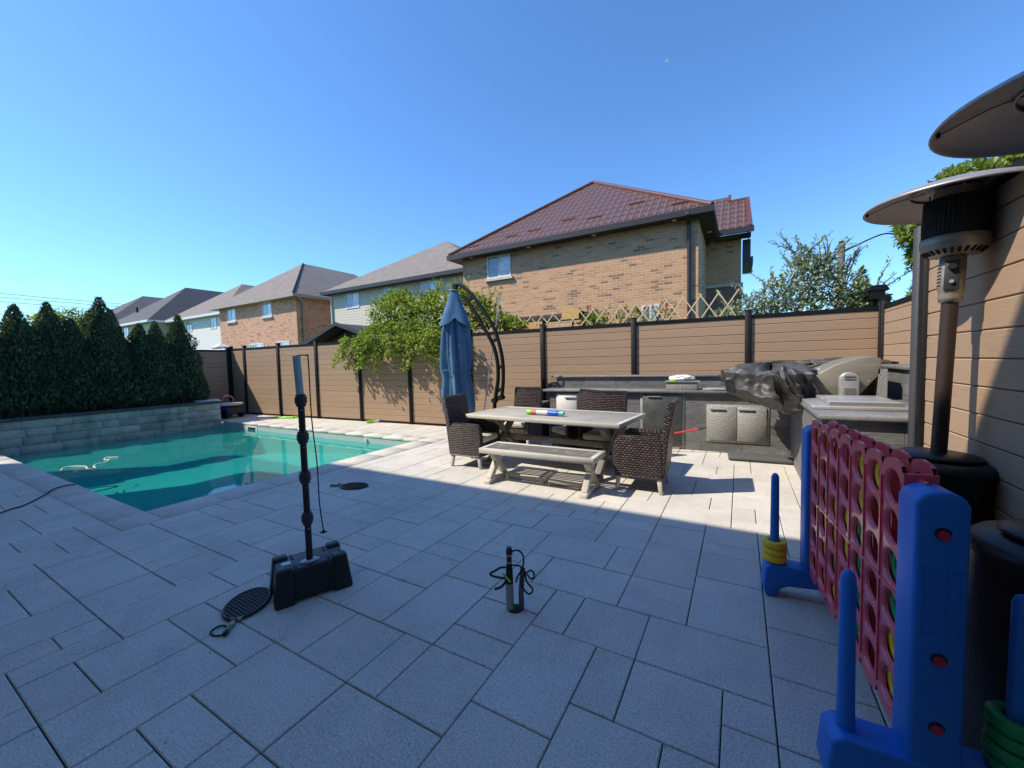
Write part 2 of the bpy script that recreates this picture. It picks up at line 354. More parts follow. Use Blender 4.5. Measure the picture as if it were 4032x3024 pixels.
# ---------------------------------------------------------------- the house behind the camera that throws the shade
h = empty('brick_house', (-3, -1.2, 0), 0, 'two storey house wall standing just behind the viewpoint', 'house')
b = MB(); b.box(-11.9, 4.2, -9, 0, 0, 7.9); b.build('wall', M_['brick_b'], h)
b = MB(); b.prism([(-9.6,8.0),(.6,8.0),(.6,8.4),(.5,8.42),(-4.5,8.42),(-9.6,8.4)], -12.2, 4.8, 'x'); b.build('roof', M_['shingle_dark'], h)

# ---------------------------------------------------------------- ground
XL, XR, YN, YF = -13.4, -5.68, 1.72, 6.02        # inside of the pool
def sheet(name, mat, z, x0, x1, y0, y1, hole=None):
    m = MB()
    def q(a, b_, c, d): m.add([(a,c,z),(b_,c,z),(b_,d,z),(a,d,z)], [(0,1,2,3)])
    if hole:
        hx0, hx1, hy0, hy1 = hole; q(x0,x1,y0,hy0); q(x0,x1,hy1,y1); q(x0,hx0,hy0,hy1); q(hx1,x1,hy0,hy1)
    else: q(x0,x1,y0,y1)
    return tag(m.build(name, mat, normals=False), kind='structure')
hole = (XL-.1, XR+.1, YN-.1, YF+.1)
sheet('ground', M_['grass'], -.035, -900, 900, -700, 1200, hole)
sheet('patio_bedding', M_['joint'], -.012, -16, 6, -6, 8.2, hole)
# pavers, laid out on a 20 cm module (half modules occur)
def fx(i):     # module index, counted leftwards, to metres
    T = [(-40,7.94),(0,-.06),(13,-2.68),(15,-3.10),(17,-3.515),(19,-3.935),(21,-4.36),(23,-4.80),(25,-5.225),(80,-16.5)]
    for (a, xa), (b_, xb) in zip(T, T[1:]):
        if i <= b_: return xa+(xb-xa)*(i-a)/(b_-a)
    return xb
def fy(j): return .2012*j
rects = [(7,9,8,11),(9,11,8,10),(11,12,8,10),(12,14,8,10),(10,13,6,8),(8,10,6,8),(7,8,6,8),(5,7,6,8),(5,7,8,9),(5,7,9,10.5),(5,7,10.5,12),(4,5,10,12),(3,5,7,10),(2,3,8,10),(2,4,10,12),
(0,2,8,10),(-1,2,10,12),(1,3,12,14),(-1,1,12,15),(1,3,14,17),(-1,1,15,17),(-1,1,17,18),(-1,1,18,20),(1,3,17,19),(1,3,19,20),(3,4,14,16),(4,7,14,16),(3,6,12,14),(3,5,16,18),(3,5,18,19),(3,5,19,22),
(5,8,16,18),(8,10,16,18),(10,11,16,18),(9,11,13,16),(9,11,12,13),(9,11,10,12),(7,9,11,13),(7,9,13,14),(7,9,14,16),(6,7,12,14),(11,13,12,15),(11,13,15,17),(11,13,17,18),(13,15,12,14),(13,15,14,16),
(13,15,2,3),(11,13,2,5),(13,15,3,5),(9,11,3,4),(8,11,4,6),(11,13,5,6),(15,17,4,7),(17,19,4,6),(19,22,4,6),(22,23,4,6),(22,25,6,8),(20,22,6,8),(19,20,6,8),(17,19,6,8),(24,25,8,10),(21,24,8,10),(19,21,8,11),(17,19,8,9),
(15,17,7,9),(5,8,4,6),(3,5,5,7),(-3,-1,9,11),(-3,-1,11,13),(-4,-1,13,15),(-2,0,8,10)]
I0, I1, J0, J1 = -26, 80, -16, 41
W_, H_ = (I1-I0)*2, (J1-J0)*2
occ = [[0]*W_ for _ in range(H_)]
def blocked(i, j):     # centre of a half cell inside coping or pool
    x, y = fx(i), fy(j)
    return -13.45 < x < -5.225 and 1.40 < y < 6.36
for a in range(W_):
    for c in range(H_):
        if blocked(I0+a/2+.25, J0+c/2+.25): occ[c][a] = 1
rng = random.Random(5)
pv = MB()
def paver_add(i0, i1, j0, j1):
    x1, x0 = fx(i0), fx(i1); y0, y1 = fy(j0), fy(j1); g_ = .0026+rng.random()*.0012; z = rng.uniform(-.0012,.0012)
    x0 += g_; x1 -= g_; y0 += g_; y1 -= g_; c = .004; t = rng.random()
    v = [(x0,y0,-.02),(x1,y0,-.02),(x1,y1,-.02),(x0,y1,-.02),(x0,y0,z-c),(x1,y0,z-c),(x1,y1,z-c),(x0,y1,z-c),(x0+c,y0+c,z),(x1-c,y0+c,z),(x1-c,y1-c,z),(x0+c,y1-c,z)]
    pv.add(v, [(0,1,5,4),(1,2,6,5),(2,3,7,6),(3,0,4,7),(4,5,9,8),(5,6,10,9),(6,7,11,10),(7,4,8,11),(8,9,10,11)], 0, t)
def fits(a0, a1, c0, c1):
    if a0 < 0 or a1 > W_ or c0 < 0 or c1 > H_: return False
    return all(not occ[c][a] for c in range(c0,c1) for a in range(a0,a1))
def fill(a0, a1, c0, c1):
    for c in range(c0,c1):
        for a in range(a0,a1): occ[c][a] = 1
for i0, i1, j0, j1 in rects:
    a0, a1, c0, c1 = int((i0-I0)*2), int((i1-I0)*2), int((j0-J0)*2), int((j1-J0)*2)
    if fits(a0,a1,c0,c1): fill(a0,a1,c0,c1); paver_add(i0,i1,j0,j1)
sizes = [(4,4),(6,4),(4,6),(4,2),(2,4),(6,4),(4,4)]
for c in range(H_):
    for a in range(W_):
        if occ[c][a]: continue
        opts = sizes[:]; rng.shuffle(opts)
        opts += [(4,3),(3,4),(4,2),(2,4),(3,3),(3,2),(2,3),(2,2),(6,1),(4,1),(1,4),(2,1),(1,2),(1,1)]
        for (p, q) in opts:
            if fits(a,a+p,c,c+q):
                fill(a,a+p,c,c+q); paver_add(I0+a/2, I0+(a+p)/2, J0+c/2, J0+(c+q)/2); break
tag(pv.build('patio', M_['paver'], normals=False), kind='structure')
# weeds in the joints
wd = MB(); rng = random.Random(3)
for (x, y, k) in [(-2.27,1.24,12),(-2.09,2.0,14),(-2.2,1.62,6),(-2.60,1.30,6),(.40,1.62,20),(-2.31,1.19,8),(.36,1.72,8)]:
    for _ in range(k):
        a = rng.random()*6.28; l = rng.uniform(.012,.035); x_, y_ = x+rng.gauss(0,.012), y+rng.gauss(0,.01)
        wd.add([(x_-.002,y_,-.005),(x_+.002,y_,-.005),(x_+cos(a)*l, y_+sin(a)*l, l*.9)], [(0,1,2)], 0, rng.random())
tag(wd.build('joint_weeds', M_['leafy'], normals=False), 'tiny green weeds sprouting from the paver joints', 'weeds', kind='stuff')

db = MB(); rng = random.Random(17)
for _ in range(150):
    x, y = rng.uniform(-9,1.0), rng.uniform(.6,7.2)
    if -13.5 < x < -5.2 and 1.3 < y < 6.4: continue
    a = rng.random()*6.28; l = rng.uniform(.006,.018); d = Vector((cos(a),sin(a),rng.uniform(.1,.5))); leaf_ = Vector((x,y,.004)); n_ = Vector((-d.y,d.x,0))*.35
    db.add([leaf_, leaf_+d*l*.5+n_*l, leaf_+d*l, leaf_+d*l*.5-n_*l], [(0,1,2,3)], 0, rng.random())
tag(db.build('leaf_litter', M_['bark'], normals=False), 'tiny dry leaf bits scattered over the paving', 'leaf litter', kind='stuff')

# ---------------------------------------------------------------- pool
pool = empty('swimming_pool', ((XL+XR)/2, (YN+YF)/2, 0), 0, 'rectangular pool of turquoise water edged with pale coping', 'pool')
def P0(x, y, z): return (x-(XL+XR)/2, y-(YN+YF)/2, z)
def liner_mat():
    n = NM('grey pool liner'); o = n.obj(); c = n.mix((.42,.46,.45), (.58,.62,.60), n.noise(o, 5, 6, .75))
    c = n.mix(c, (.2,.24,.23), n.ramp(n.noise(o, 90, 3), [(.5,0.),(.6,.5)])); n.set(Base_Color=c, Roughness=.6); return n.m
lin = MB()
fl = [(XR,-.40),(-7.8,-.46),(-9.6,-.62),(-11.8,-.85),(XL,-.85)]
for (xa, za), (xb, zb) in zip(fl, fl[1:]): lin.add([P0(xa,YN,za),P0(xa,YF,za),P0(xb,YF,zb),P0(xb,YN,zb)], [(0,1,2,3)])
zt = -.045
for yy in (YN, YF):
    for (xa, za), (xb, zb) in zip(fl, fl[1:]): lin.add([P0(xa,yy,zt),P0(xa,yy,za),P0(xb,yy,zb),P0(xb,yy,zt)], [(0,1,2,3)])
lin.add([P0(XR,YN,zt),P0(XR,YN,-.40),P0(XR,YF,-.40),P0(XR,YF,zt)], [(0,1,2,3)]); lin.add([P0(XL,YN,zt),P0(XL,YN,-.85),P0(XL,YF,-.85),P0(XL,YF,zt)], [(0,1,2,3)])
lin.build('liner', liner_mat(), pool, normals=False)
cp = MB(); rng = random.Random(9)
def slab(x0,x1,y0,y1):
    g_ = .002; cp.box(*[a for a in (x0+g_-(XL+XR)/2, x1-g_-(XL+XR)/2, y0+g_-(YN+YF)/2, y1-g_-(YN+YF)/2)], -.045, .004, 0, rng.random())
x = XL
while x < XR-.1: x2 = min(x+.61, XR); slab(x, x2, 1.405, YN+.012); slab(x, x2, YF-.012, 6.355); x = x2
y = YN+.012
while y < YF-.1: y2 = min(y+.6, YF-.012); slab(XR-.012, -5.23, y, y2); y = y2
slab(XR, -5.23, 1.405, YN+.012); slab(XR, -5.23, YF-.012, 6.355)
cp.build('coping', M_['paver'], pool, bevel=.004, seg=1)
sk = MB()
for (x0,x1,z0,z1) in ((-12.13,-11.60,-.12,-.165),(-12.13,-11.60,-.315,-.375),(-12.13,-12.06,-.165,-.315),(-11.67,-11.60,-.165,-.315)):
    p = P0(x0,YF,0); sk.box(p[0], p[0]+x1-x0, p[1]-.012, p[1]+.0, min(z0,z1)+.06, max(z0,z1)+.06)
ske = sk.build('skimmer', M_['trim_white'], pool)
sk = MB(); p = P0(-12.06,YF,0); sk.box(p[0], p[0]+.39, p[1]-.006, p[1]-.001, -.25, -.105); sk.build('opening', M_['black_metal'], ske)
sk = MB(); p = P0(-7.2,YF,-.1); sk.tube([p, (p[0],p[1]-.04,p[2])], [.035,.03], 14); sk.build('return_jet', M_['trim_white'], pool)
def water_mat():
    n = NM('pool water'); t = n.t; o = n.obj()
    nz = n.math('ADD', n.noise(n.map(o,(1,1,1)), 1.6, 2, .4), n.math('MULTIPLY', n.noise(o, 9, 2), .05))
    bp = n.n('Bump', {'Height': nz, 'Strength': .10, 'Distance': .05}).outputs[0]
    tr = n.n('BsdfTransparent', {'Color': (.24,.92,.88,1)}); gl = n.n('BsdfGlossy', {'Color': (1,1,1,1), 'Roughness': .015, 'Normal': bp})
    fr = n.n('Fresnel', {'IOR': 1.33, 'Normal': bp}).outputs[0]
    df = n.n('BsdfDiffuse', {'Color': (.05,.70,.62,1)}); m0 = n.n('MixShader', {0: .24, 1: tr.outputs[0], 2: df.outputs[0]})
    mx = n.n('MixShader', {0: n.math('MINIMUM', n.math('MULTIPLY', fr, .85), .85), 1: m0.outputs[0], 2: gl.outputs[0]})
    n.l(mx.outputs[0], t.nodes['Material Output'].inputs[0]); return n.m
m = MB(); m.add([(XL,YN,-.17),(XR,YN,-.17),(XR,YF,-.17),(XL,YF,-.17)], [(0,1,2,3)]); tag(m.build('water', water_mat(), normals=False), kind='structure')
def smooth_path(P, k=4, closed=False):
    P = [Vector(p) for p in P]; out = []; n = len(P)
    for i in range(n if closed else n-1):
        if closed: a, b_, c, d = P[i-1], P[i], P[(i+1)%n], P[(i+2)%n]
        else: a, b_, c, d = P[max(i-1,0)], P[i], P[i+1], P[min(i+2,n-1)]
        for s in range(k):
            t = s/k; out.append(.5*((2*b_)+(-a+c)*t+(2*a-5*b_+4*c-d)*t*t+(-a+3*b_-3*c+d)*t**3))
    if not closed: out.append(P[-1])
    return out
hp = [(-9.98,2.13),(-10.06,2.22),(-9.83,2.36),(-10.08,2.33),(-10.37,2.37),(-10.64,2.23),(-10.53,2.12),(-10.34,2.08),(-10.19,2.15),(-10.06,2.24),(-9.99,2.41),(-10.21,2.44),(-10.41,2.53),(-10.41,2.62),(-10.63,2.76),(-10.8,2.74),(-10.99,2.81),(-10.92,2.87),(-10.83,2.95)]
m = MB(); m.tube(smooth_path([(x,y,-.16) for x,y in hp]), .013, 8); tag(m.build('pool_hose', M_['hose']), 'thin cream hose curling on the shaded pool water', 'hose')
m = MB(); m.tube(smooth_path([(-6.3,.25,.012),(-7.16,.95,.012),(-7.3,1.14,.012),(-7.63,1.36,.016),(-7.93,1.52,.018),(-7.97,1.70,.012),(-8.0,1.76,-.1),(-8.1,1.9,-.17),(-8.6,2.1,-.28),(-9.3,2.5,-.42),(-9.9,2.45,-.5),(-9.9,2.2,-.5),(-9.3,2.1,-.5)]), .008, 8)
tag(m.build('cleaner_cable', M_['rope_blk']), 'dark cable crossing the coping and sinking into the pool', 'cable')

# ---------------------------------------------------------------- retaining wall and bed
rw = empty('retaining_wall', (-13.4, 5.95, 0), 0, 'low grey block wall with dark cap along the left of the pool', 'wall')
m = MB(); rng = random.Random(4)
zs = [-.05,.13,.29,.55] if False else [-.18,.0,.19,.37,.55]
for k in range(4):
    y = -12.0+rng.random()*.3
    while y < 0:
        l = rng.choice((.3,.45,.6,.75)); y2 = min(0, y+l)
        if -y2 < .12: y2 = 0
        m.box(-.34, .02+rng.uniform(-.004,.004), y+.0025, y2-.0025, zs[k]+.0025, zs[k+1]-.0025, 0, rng.random()); y = y2
m.build('blocks', M_['wallblock'], rw, bevel=.006, seg=1)
m = MB(); m.box(-.33,-.02,-12,-.01,-.17,.54); m.build('joints', M_['joint'], rw)
m = MB(); y = -12
while y < 0: y2 = min(.02, y+.9); m.box(-.38,.055,y+.002,y2-.002,.552,.605, 0, rng.random()); y = y2
m.build('cap', M_['capstone'], rw, bevel=.008, seg=1)
m = MB(); m.add([(-16.5,-7,.5),(-13.74,-7,.5),(-13.74,5.94,.5),(-16.5,5.94,.5),(-16.5,5.94,-.1),(-13.74,5.94,-.1)], [(0,1,2,3),(3,2,5,4)]); tag(m.build('planting_bed', M_['soil'], normals=False), kind='structure')

# ---------------------------------------------------------------- fences
def fence(name, A, B, posts, htop, label, bh=.155, z0=.05, side=1, post_w=.1, toprail=.06):
    A = Vector(A); B = Vector(B); d = (B-A).normalized(); L = (B-A).length; a = atan2(d.y, d.x)
    rt_ = empty(name, (A.x, A.y, 0), a, label, 'fence'); rg = random.Random(hash(label) % 1000 if False else len(label))
    pts = sorted(posts)
    for s0, s1 in zip(pts, pts[1:]):
        m = MB(); z = z0
        while z < htop-toprail-.01:
            z2 = min(z+bh, htop-toprail)
            yy = rg.uniform(-.001,.001)
            m.prism([(yy-.010, z+.0035),(yy+.010,z+.0035),(yy+.016,z+.009),(yy+.016,z2-.008),(yy+.010,z2-.0015),(yy-.010,z2-.0015),(yy-.016,z2-.008),(yy-.016,z+.009)], s0+post_w/2, s1-post_w/2, 'x', 0, rg.random()); z = z2
        m.box(s0+post_w/2+.002, s1-post_w/2-.002, -.008, .008, z0+.002, htop-toprail-.004, 1)
        p_ = m.build('panel', [M_['fence'], M_['black_metal']], rt_)
        m = MB(); m.box(s0+post_w/2+.001, s1-post_w/2-.001, -.028, .028, htop-toprail, htop); m.build('top_rail', M_['black_metal'], rt_)
        m = MB(); m.box(s0+post_w/2+.001, s1-post_w/2-.001, -.026, .026, .0, z0); m.build('bottom_rail', M_['black_metal'], rt_)
    for s in pts:
        m = MB(); m.box(s-post_w/2, s+post_w/2, -post_w/2, post_w/2, -.03, htop+.065); m.box(s-post_w/2-.006, s+post_w/2+.006, -post_w/2-.006, post_w/2+.006, htop+.066, htop+.085)
        m.build('post', M_['black_metal'], rt_, bevel=.004, seg=1)
    return rt_
def yf(x): return 7.95+.045*x
FA = (-15.35, yf(-15.35)); k_ = sqrt(1+.045**2)
fence('back_fence', FA, (1.86, yf(1.86)), [(x+15.35)*k_ for x in (-15.35,-14.55,-12.72,-10.92,-9.13,-7.35,-5.5,-3.66,-1.77,.12,1.86)], 2.24, 'long brown composite privacy fence with black posts across the back of the yard')
fence('side_fence', (-15.35, -7), (-15.35, yf(-15.35)-.06), [0,1.83,3.66,5.49,7.32,9.15,10.98,12.8,14.15], 2.2, 'shaded brown fence running behind the cedar hedge on the left')
fence('side_fence', (1.87, 4.4), (1.87, yf(1.86)-.06), [0.05,1.83,3.55], 2.25, 'short sunlit fence section to the right behind the grill', .16)
# nearer, taller privacy wall at the right, behind the heaters
fence('privacy_wall', (1.24, -1.0), (1.24, 4.27), [0,1.8,3.6,5.22], 2.5, 'tall brown board privacy wall right behind the patio heaters', .164, .02, 1, .09)
m = MB(); m.box(1.198,1.72,4.325,4.42,0,2.52); tag(m.build('stone_pillar', M_['granite_dark'], bevel=.003, seg=1), 'upright dark granite slab at the end of the privacy wall', 'pillar')

# ---------------------------------------------------------------- houses
def win(par, x0, x1, z0, z1, y, sill=True, blind=False, deep=.08, fr=.055):
    m = MB(); w_ = fr
    m.box(x0,x1,y-.03,y+.02,z1-w_,z1); m.box(x0,x1,y-.03,y+.02,z0,z0+w_); m.box(x0,x0+w_,y-.03,y+.02,z0+w_,z1-w_); m.box(x1-w_,x1,y-.03,y+.02,z0+w_,z1-w_)
    xm = (x0+x1)/2; m.box(xm-w_/2,xm+w_/2,y-.025,y+.02,z0+w_,z1-w_)
    f = m.build('window', M_['trim_white'], par)
    m = MB(); m.box(x0+w_,xm-w_/2,y-.008,y+.01,z0+w_,z1-w_, 1 if blind else 0); m.box(xm+w_/2,x1-w_,y-.008,y+.01,z0+w_,z1-w_, 1)
    m.build('pane', [M_['glass'], M_['glass_blind']], f)
    if sill: m = MB(); m.box(x0-.09,x1+.09,y-.1,y+.02,z0-.09,z0-.002); m.build('sill', M_['sill'], f)
def hip_house(label, x0, x1, yw, wmat, depth=11, eave=5.7, oh=.38, slope=.8, apex=None, rmat='shingle_grey', fascia='trim_white', soffit='trim_white', gut='trim_white', ridge=None, base=0):
    """x0..x1, yw: wall rectangle (rear wall faces -y). Local origin at rear wall's middle."""
    xc = (x0+x1)/2; h = empty('house', (xc, yw, 0), 0, label, 'house'); a, b_ = x0-xc, x1-xc
    m = MB(); m.box(a, b_, 0, depth, base, eave-.08); m.build('wall', M_[wmat], h)
    ax0, ax1, ay0, ay1 = a-oh, b_+oh, -oh, depth+oh
    half = (ax1-ax0)/2; ax = (ax0+ax1)/2 if apex is None else apex[0]-xc; az = eave+(half*.67 if apex is None else apex[1]-eave)
    ayf = ay0+(az-eave)/slope; ayb = max(ayf+.3, ay1-(az-eave)/slope)
    if ridge: ayb = ridge-yw
    m = MB(); z = eave
    v = [(ax0,ay0,z),(ax1,ay0,z),(ax1,ay1,z),(ax0,ay1,z),(ax,ayf,az),(ax,ayb,az)]
    m.add(v, [(0,1,4),(1,2,5,4),(2,3,5),(3,0,4,5)])
    rf = m.build('roof', M_[rmat], h)
    m = MB(); m.box(ax0+.02,ax1-.02,ay0+.02,ay1-.02,z-.16,z-.12); m.build('soffit', M_[soffit], h)
    m = MB(); g_ = .11
    m.box(ax0-.06,ax1+.06,ay0-.06,ay0+.02,z-.17,z+.0); m.box(ax0-.06,ax1+.06,ay1-.02,ay1+.06,z-.17,z); m.box(ax0-.06,ax0+.02,ay0+.021,ay1-.021,z-.17,z); m.box(ax1-.02,ax1+.06,ay0+.021,ay1-.021,z-.17,z)
    m.build('gutter', M_[gut], h)
    return h, (ax0,ax1,ay0,ay1,ax,ayf,ayb,az), rf
def caps(par, pts, r, mat): m = MB(); [m.tube([a, b_], r, 8) for a, b_ in pts]; return m.build('ridge_cap', M_[mat], par)
# 1: nearest, tan brick with maroon metal roof
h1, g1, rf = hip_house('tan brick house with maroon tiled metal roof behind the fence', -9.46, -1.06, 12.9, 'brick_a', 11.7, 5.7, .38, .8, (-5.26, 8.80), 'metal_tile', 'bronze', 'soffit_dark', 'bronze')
xc = (-9.46-1.06)/2
a0,a1,b0,b1_,axx,ayf,ayb,az = g1
caps(h1, [((a0,b0,5.72),(axx,ayf,az+.02)),((a1,b0,5.72),(axx,ayf,az+.02)),((axx,ayf,az+.02),(axx,ayb,az+.02))], .07, 'maroon')
win(h1, -8.31-xc, -7.29-xc, 4.67, 5.50, 0, True, False)
win(h1, -2.66-xc, -2.13-xc, 2.55, 3.18, 0, False)
m = MB(); m.tube([(-1.30-xc,-.06,5.50),(-1.30-xc,-.06,5.35),(-1.30-xc,-.055,0)], .055, 8); m.bar((-1.30-xc,-.55,5.56),(-1.30-xc,-.06,5.42),.09,.09); m.build('downspout', M_['bronze'], h1)
for (xx, yy) in ((-8.9,-.2),(-6.45,-.2),(-4.1,-.2),(-1.68,-.2),(-.87,1.6),(-.87,3.0)): MB().tube([(xx-xc,yy,5.515),(xx-xc,yy,5.54)], .07, 14).build('soffit_light', M_['trim_white'], h1)
m = MB()  # snow guards on the tiles
for t_, s_ in ((.9,.55),(2.5,.9),(3.4,1.05),(4.6,1.5),(5.6,1.1),(6.9,1.75),(8.1,1.9),(8.3,.75),(10.6/1.15,1.9)):
    x_ = a0+t_; y_ = b0+s_*.62; z_ = 5.7+(y_-b0)*.8; 
    if (x_-a0)*.66 > (y_-b0) and (a1-x_)*.66 > (y_-b0): MB().bar((x_-.25,y_,z_+.03),(x_+.25,y_,z_+.03),.05,.04).build('snow_guard', M_['maroon'], rf)
# its right wing
m = MB(); m.box(-1.12-xc+.002, .02-xc, 3.1, 10.5, 4.06, 5.6); m.build('wing_wall', M_['brick_a'], h1)
m = MB(); m.box(-1.12-xc+.004, .04-xc, 3.09, 10.5, 0, 3.96); m.build('stone_base', M_['stone'], h1)
m = MB(); m.box(-1.12-xc+.006, .08-xc, 3.04, 10.52, 3.962, 4.055); m.build('stone_ledge', M_['sill'], h1)
m = MB()  # wing roof, sloping up away from the viewer, with a gable rake at its right end
wx0, wx1 = -.62-xc, .36-xc
m.add([(wx0-1.2,2.4,5.72),(wx1-.1,2.4,5.72),(wx1-.17,4.25,7.2),(-.38-xc,4.25,7.2),(-.38-xc,4.7,7.56),(-1.6-xc,4.7,7.56),(wx1-.17,4.5,7.0),(wx1-.1,6,5.72)], [(0,1,2,3),(0,3,4,5),(1,7,6,2)])
m.build('wing_roof', M_['metal_tile'], h1)
m = MB(); m.bar((wx1-.08,2.4,5.74),(wx1-.15,4.25,7.24),.12,.06); m.bar((-.36-xc,4.25,7.24),(-.36-xc,4.75,7.62),.1,.06); m.bar((-.42-xc,4.27,7.24),(wx1-.12,4.27,7.24),.06,.07); m.build('wing_rake', M_['maroon'], h1)
m = MB(); m.box(wx0-.5,wx1+.02,2.32,2.42,5.55,5.72); m.box(wx0-.5,wx1-.06,2.43,3.08,5.52,5.545); m.build('wing_gutter', M_['bronze'], h1)
m = MB(); m.box(.06-xc,.30-xc,3.15,5.0,4.9,5.5); m.box(.06-xc,.37-xc,3.05,5.0,4.66,4.89); m.build('bay', M_['bronze'], h1)
# 2: beige siding
h2, g2, _ = hip_house('beige siding house with grey shingle roof between the two brick houses', -20.0, -9.9, 14.8, 'siding_beige', 11, 5.7, .38, .66, (-15.1, 8.75), 'shingle_grey', gut='bronze', soffit='bronze')
xc = (-20.0-9.9)/2
win(h2, -18.82-xc, -17.75-xc, 4.66, 5.48, 0, False); win(h2, -13.35-xc, -12.34-xc, 4.70, 5.49, 0, False); win(h2, -15.96-xc, -15.30-xc, 4.95, 5.5, 0, False)
m = MB(); m.tube([(-20.0-xc,-.06,5.4),(-20.0-xc,-.06,0)], .05, 8); m.build('downspout', M_['trim_white'], h2)
m = MB(); a0,a1,b0,b1_,axx,ayf,ayb,az = g2
for q in (.55,1.35): m.box(axx-.15-q*.9-.1, axx-.15-q*.9+.3, ayf+.9, ayf+1.25, az-.42*q, az-.42*q+.2)
m.build('roof_vent', M_['black_metal'], h2)
# 3: orange brick
h3, g3, _ = hip_house('orange brick house with grey hip roof left of the beige siding house', -30.75, -22.1, 13.98, 'brick_b', 11, 5.7, .38, .8, (-26.4, 8.72), 'shingle_grey', 'trim_tan', 'trim_tan', 'trim_tan')
xc = (-30.75-22.1)/2
win(h3, -29.7-xc, -28.66-xc, 4.65, 5.5, 0); win(h3, -25.52-xc, -24.52-xc, 4.66, 5.53, 0); win(h3, -27.2-xc, -25.6-xc, 2.2, 3.1, 0, False); win(h3, -24.2-xc, -22.9-xc, 2.2, 3.1, 0, False)
m = MB(); X_ = -22.1-xc; m.tube([(X_+.5,-.1,5.5),(X_+.1,.35,5.25),(X_+.07,.35,0)], .06, 8); m.build('downspout', M_['trim_tan'], h3)
a0,a1,b0,b1_,axx,ayf,ayb,az = g3
m = MB(); m.box(axx-.9,axx-.45,ayf+.3,ayf+.7,az-.45,az-.18); m.build('roof_vent', M_['black_metal'], h3)
caps(h3, [((a1,b0,5.72),(axx,ayf,az))], .05, 'black_metal')
# 4: cream siding
h4, g4, _ = hip_house('cream siding house with grey roof left of the orange brick house', -41.5, -32.7, 15.25, 'siding_cream', 10, 5.7, .38, .8, (-37.0, 8.75), 'shingle_grey')
xc = (-41.5-32.7)/2
win(h4, -38.9-xc, -37.93-xc, 4.62, 5.45, 0, False); win(h4, -35.0-xc, -34.05-xc, 4.6, 5.43, 0, False)
# 5, 6: farther
h5, g5, _ = hip_house('pale yellow siding house with dark hip roof behind the cedar hedge', -51.0, -42.0, 14.1, 'siding_yellow', 12, 5.7, .38, .85, (-45.4, 9.3), 'shingle_dark')
xc = (-51.0-42.0)/2
win(h5, -48.0-xc, -46.9-xc, 4.65, 5.52, 0, False)
win(h5, -45.4-xc, -44.3-xc, 4.65, 5.52, 0, False)
m = MB(); m.tube([(-48.2-xc,1.1,6.9),(-48.2-xc,1.1,7.4)], .08, 8); m.build('roof_vent', M_['black_metal'], h5)
h6, g6, _ = hip_house('farthest house with dark hip roof just above the cedar tips', -64, -53.5, 15.0, 'siding_cream', 12, 6.6, .5, .75, (-58.5, 10.0), 'shingle_dark')

# ---------------------------------------------------------------- things behind the fence
s = empty('garden_shed', (-12.4, 10.2, 0), 0, 'shed with dark gabled roof rising just above the fence', 'shed')
m = MB(); m.box(-1.5,1.5,-.3,2.2,0,2.35); m.build('wall', M_['brick_b'], s)
m = MB(); m.prism([(-2.0,2.40),(0,3.06),(2.1,2.40),(2.1,2.32),(0,2.96),(-2.0,2.32)], -.9, 2.7, 'y'); m.build('roof', M_['shingle_black'], s)
m = MB(); m.prism([(-2.03,2.43),(0,3.10),(2.13,2.43),(2.13,2.30),(0,2.98),(-2.03,2.30)], -.96, -.902, 'y'); m.build('fascia', M_['grey_dark'], s)
m = MB(); m.prism([(-1.7,2.3),(0,2.85),(1.8,2.3)], -.4, -.32, 'y'); m.build('gable_panel', M_['bark'], s)
a = empty('gazebo', (-25.6, 11.6, 0), 0, 'pale grey tented canopy peeking over the fence by the cream house', 'gazebo')
m = MB(); v = [(-1.7,-1.2,2.42),(1.7,-1.2,2.42),(1.7,1.2,2.42),(-1.7,1.2,2.42),(-.3,-.1,2.78),(.3,.1,2.78),(0,0,2.9)]
m.add(v, [(0,1,5,4),(1,2,5),(2,3,4,5),(3,0,4)]); m.build('canopy', M_['pale_canvas'], a)
m = MB(); m.add([(-.5,-.35,2.80),(.5,-.35,2.80),(.5,.35,2.80),(-.5,.35,2.80),(0,0,3.02)], [(0,1,4),(1,2,4),(2,3,4),(3,0,4)]); m.build('vent_cap', M_['pale_canvas'], a)
for sx in (-1,1):
    for sy in (-1,1): m = MB(); m.bar((1.6*sx,1.1*sy,0),(1.6*sx,1.1*sy,2.42),.06,.06); m.build('leg', M_['black_metal'], a)
# expanding trellis
tr = empty('trellis', (-4.6, 8.22, 2.2), 0, 'expanding bamboo lattice sticking up along the top of the back fence', 'trellis')
m = MB(); n_ = 15; rng = random.Random(2)
for k in range(n_):
    x0 = .1+k*.295; j = rng.uniform(-.02,.02); hh = .20+.012*k
    m.bar((x0,-.006+.02*x0/4.5,0),(x0+.34+j,-.006+.06*x0/4.5,hh+.17),.022,.01, upv=(0,1,0)); m.bar((x0+.34,.012+.02*x0/4.5,0),(x0+j,.012,hh+.17),.022,.01, upv=(0,1,0))
m.build('laths', M_['bamboo'], tr)
def crate_(x,y,z,sx,sy,sz,mat,name,label,cat):
    m = MB(); m.box(x,x+sx,y,y+sy,z,z+sz); m.box(x-.03,x+sx+.03,y-.03,y+sy+.03,z+sz+.001,z+sz+.04); return tag(m.build(name, mat, bevel=.005, seg=1), label, cat)
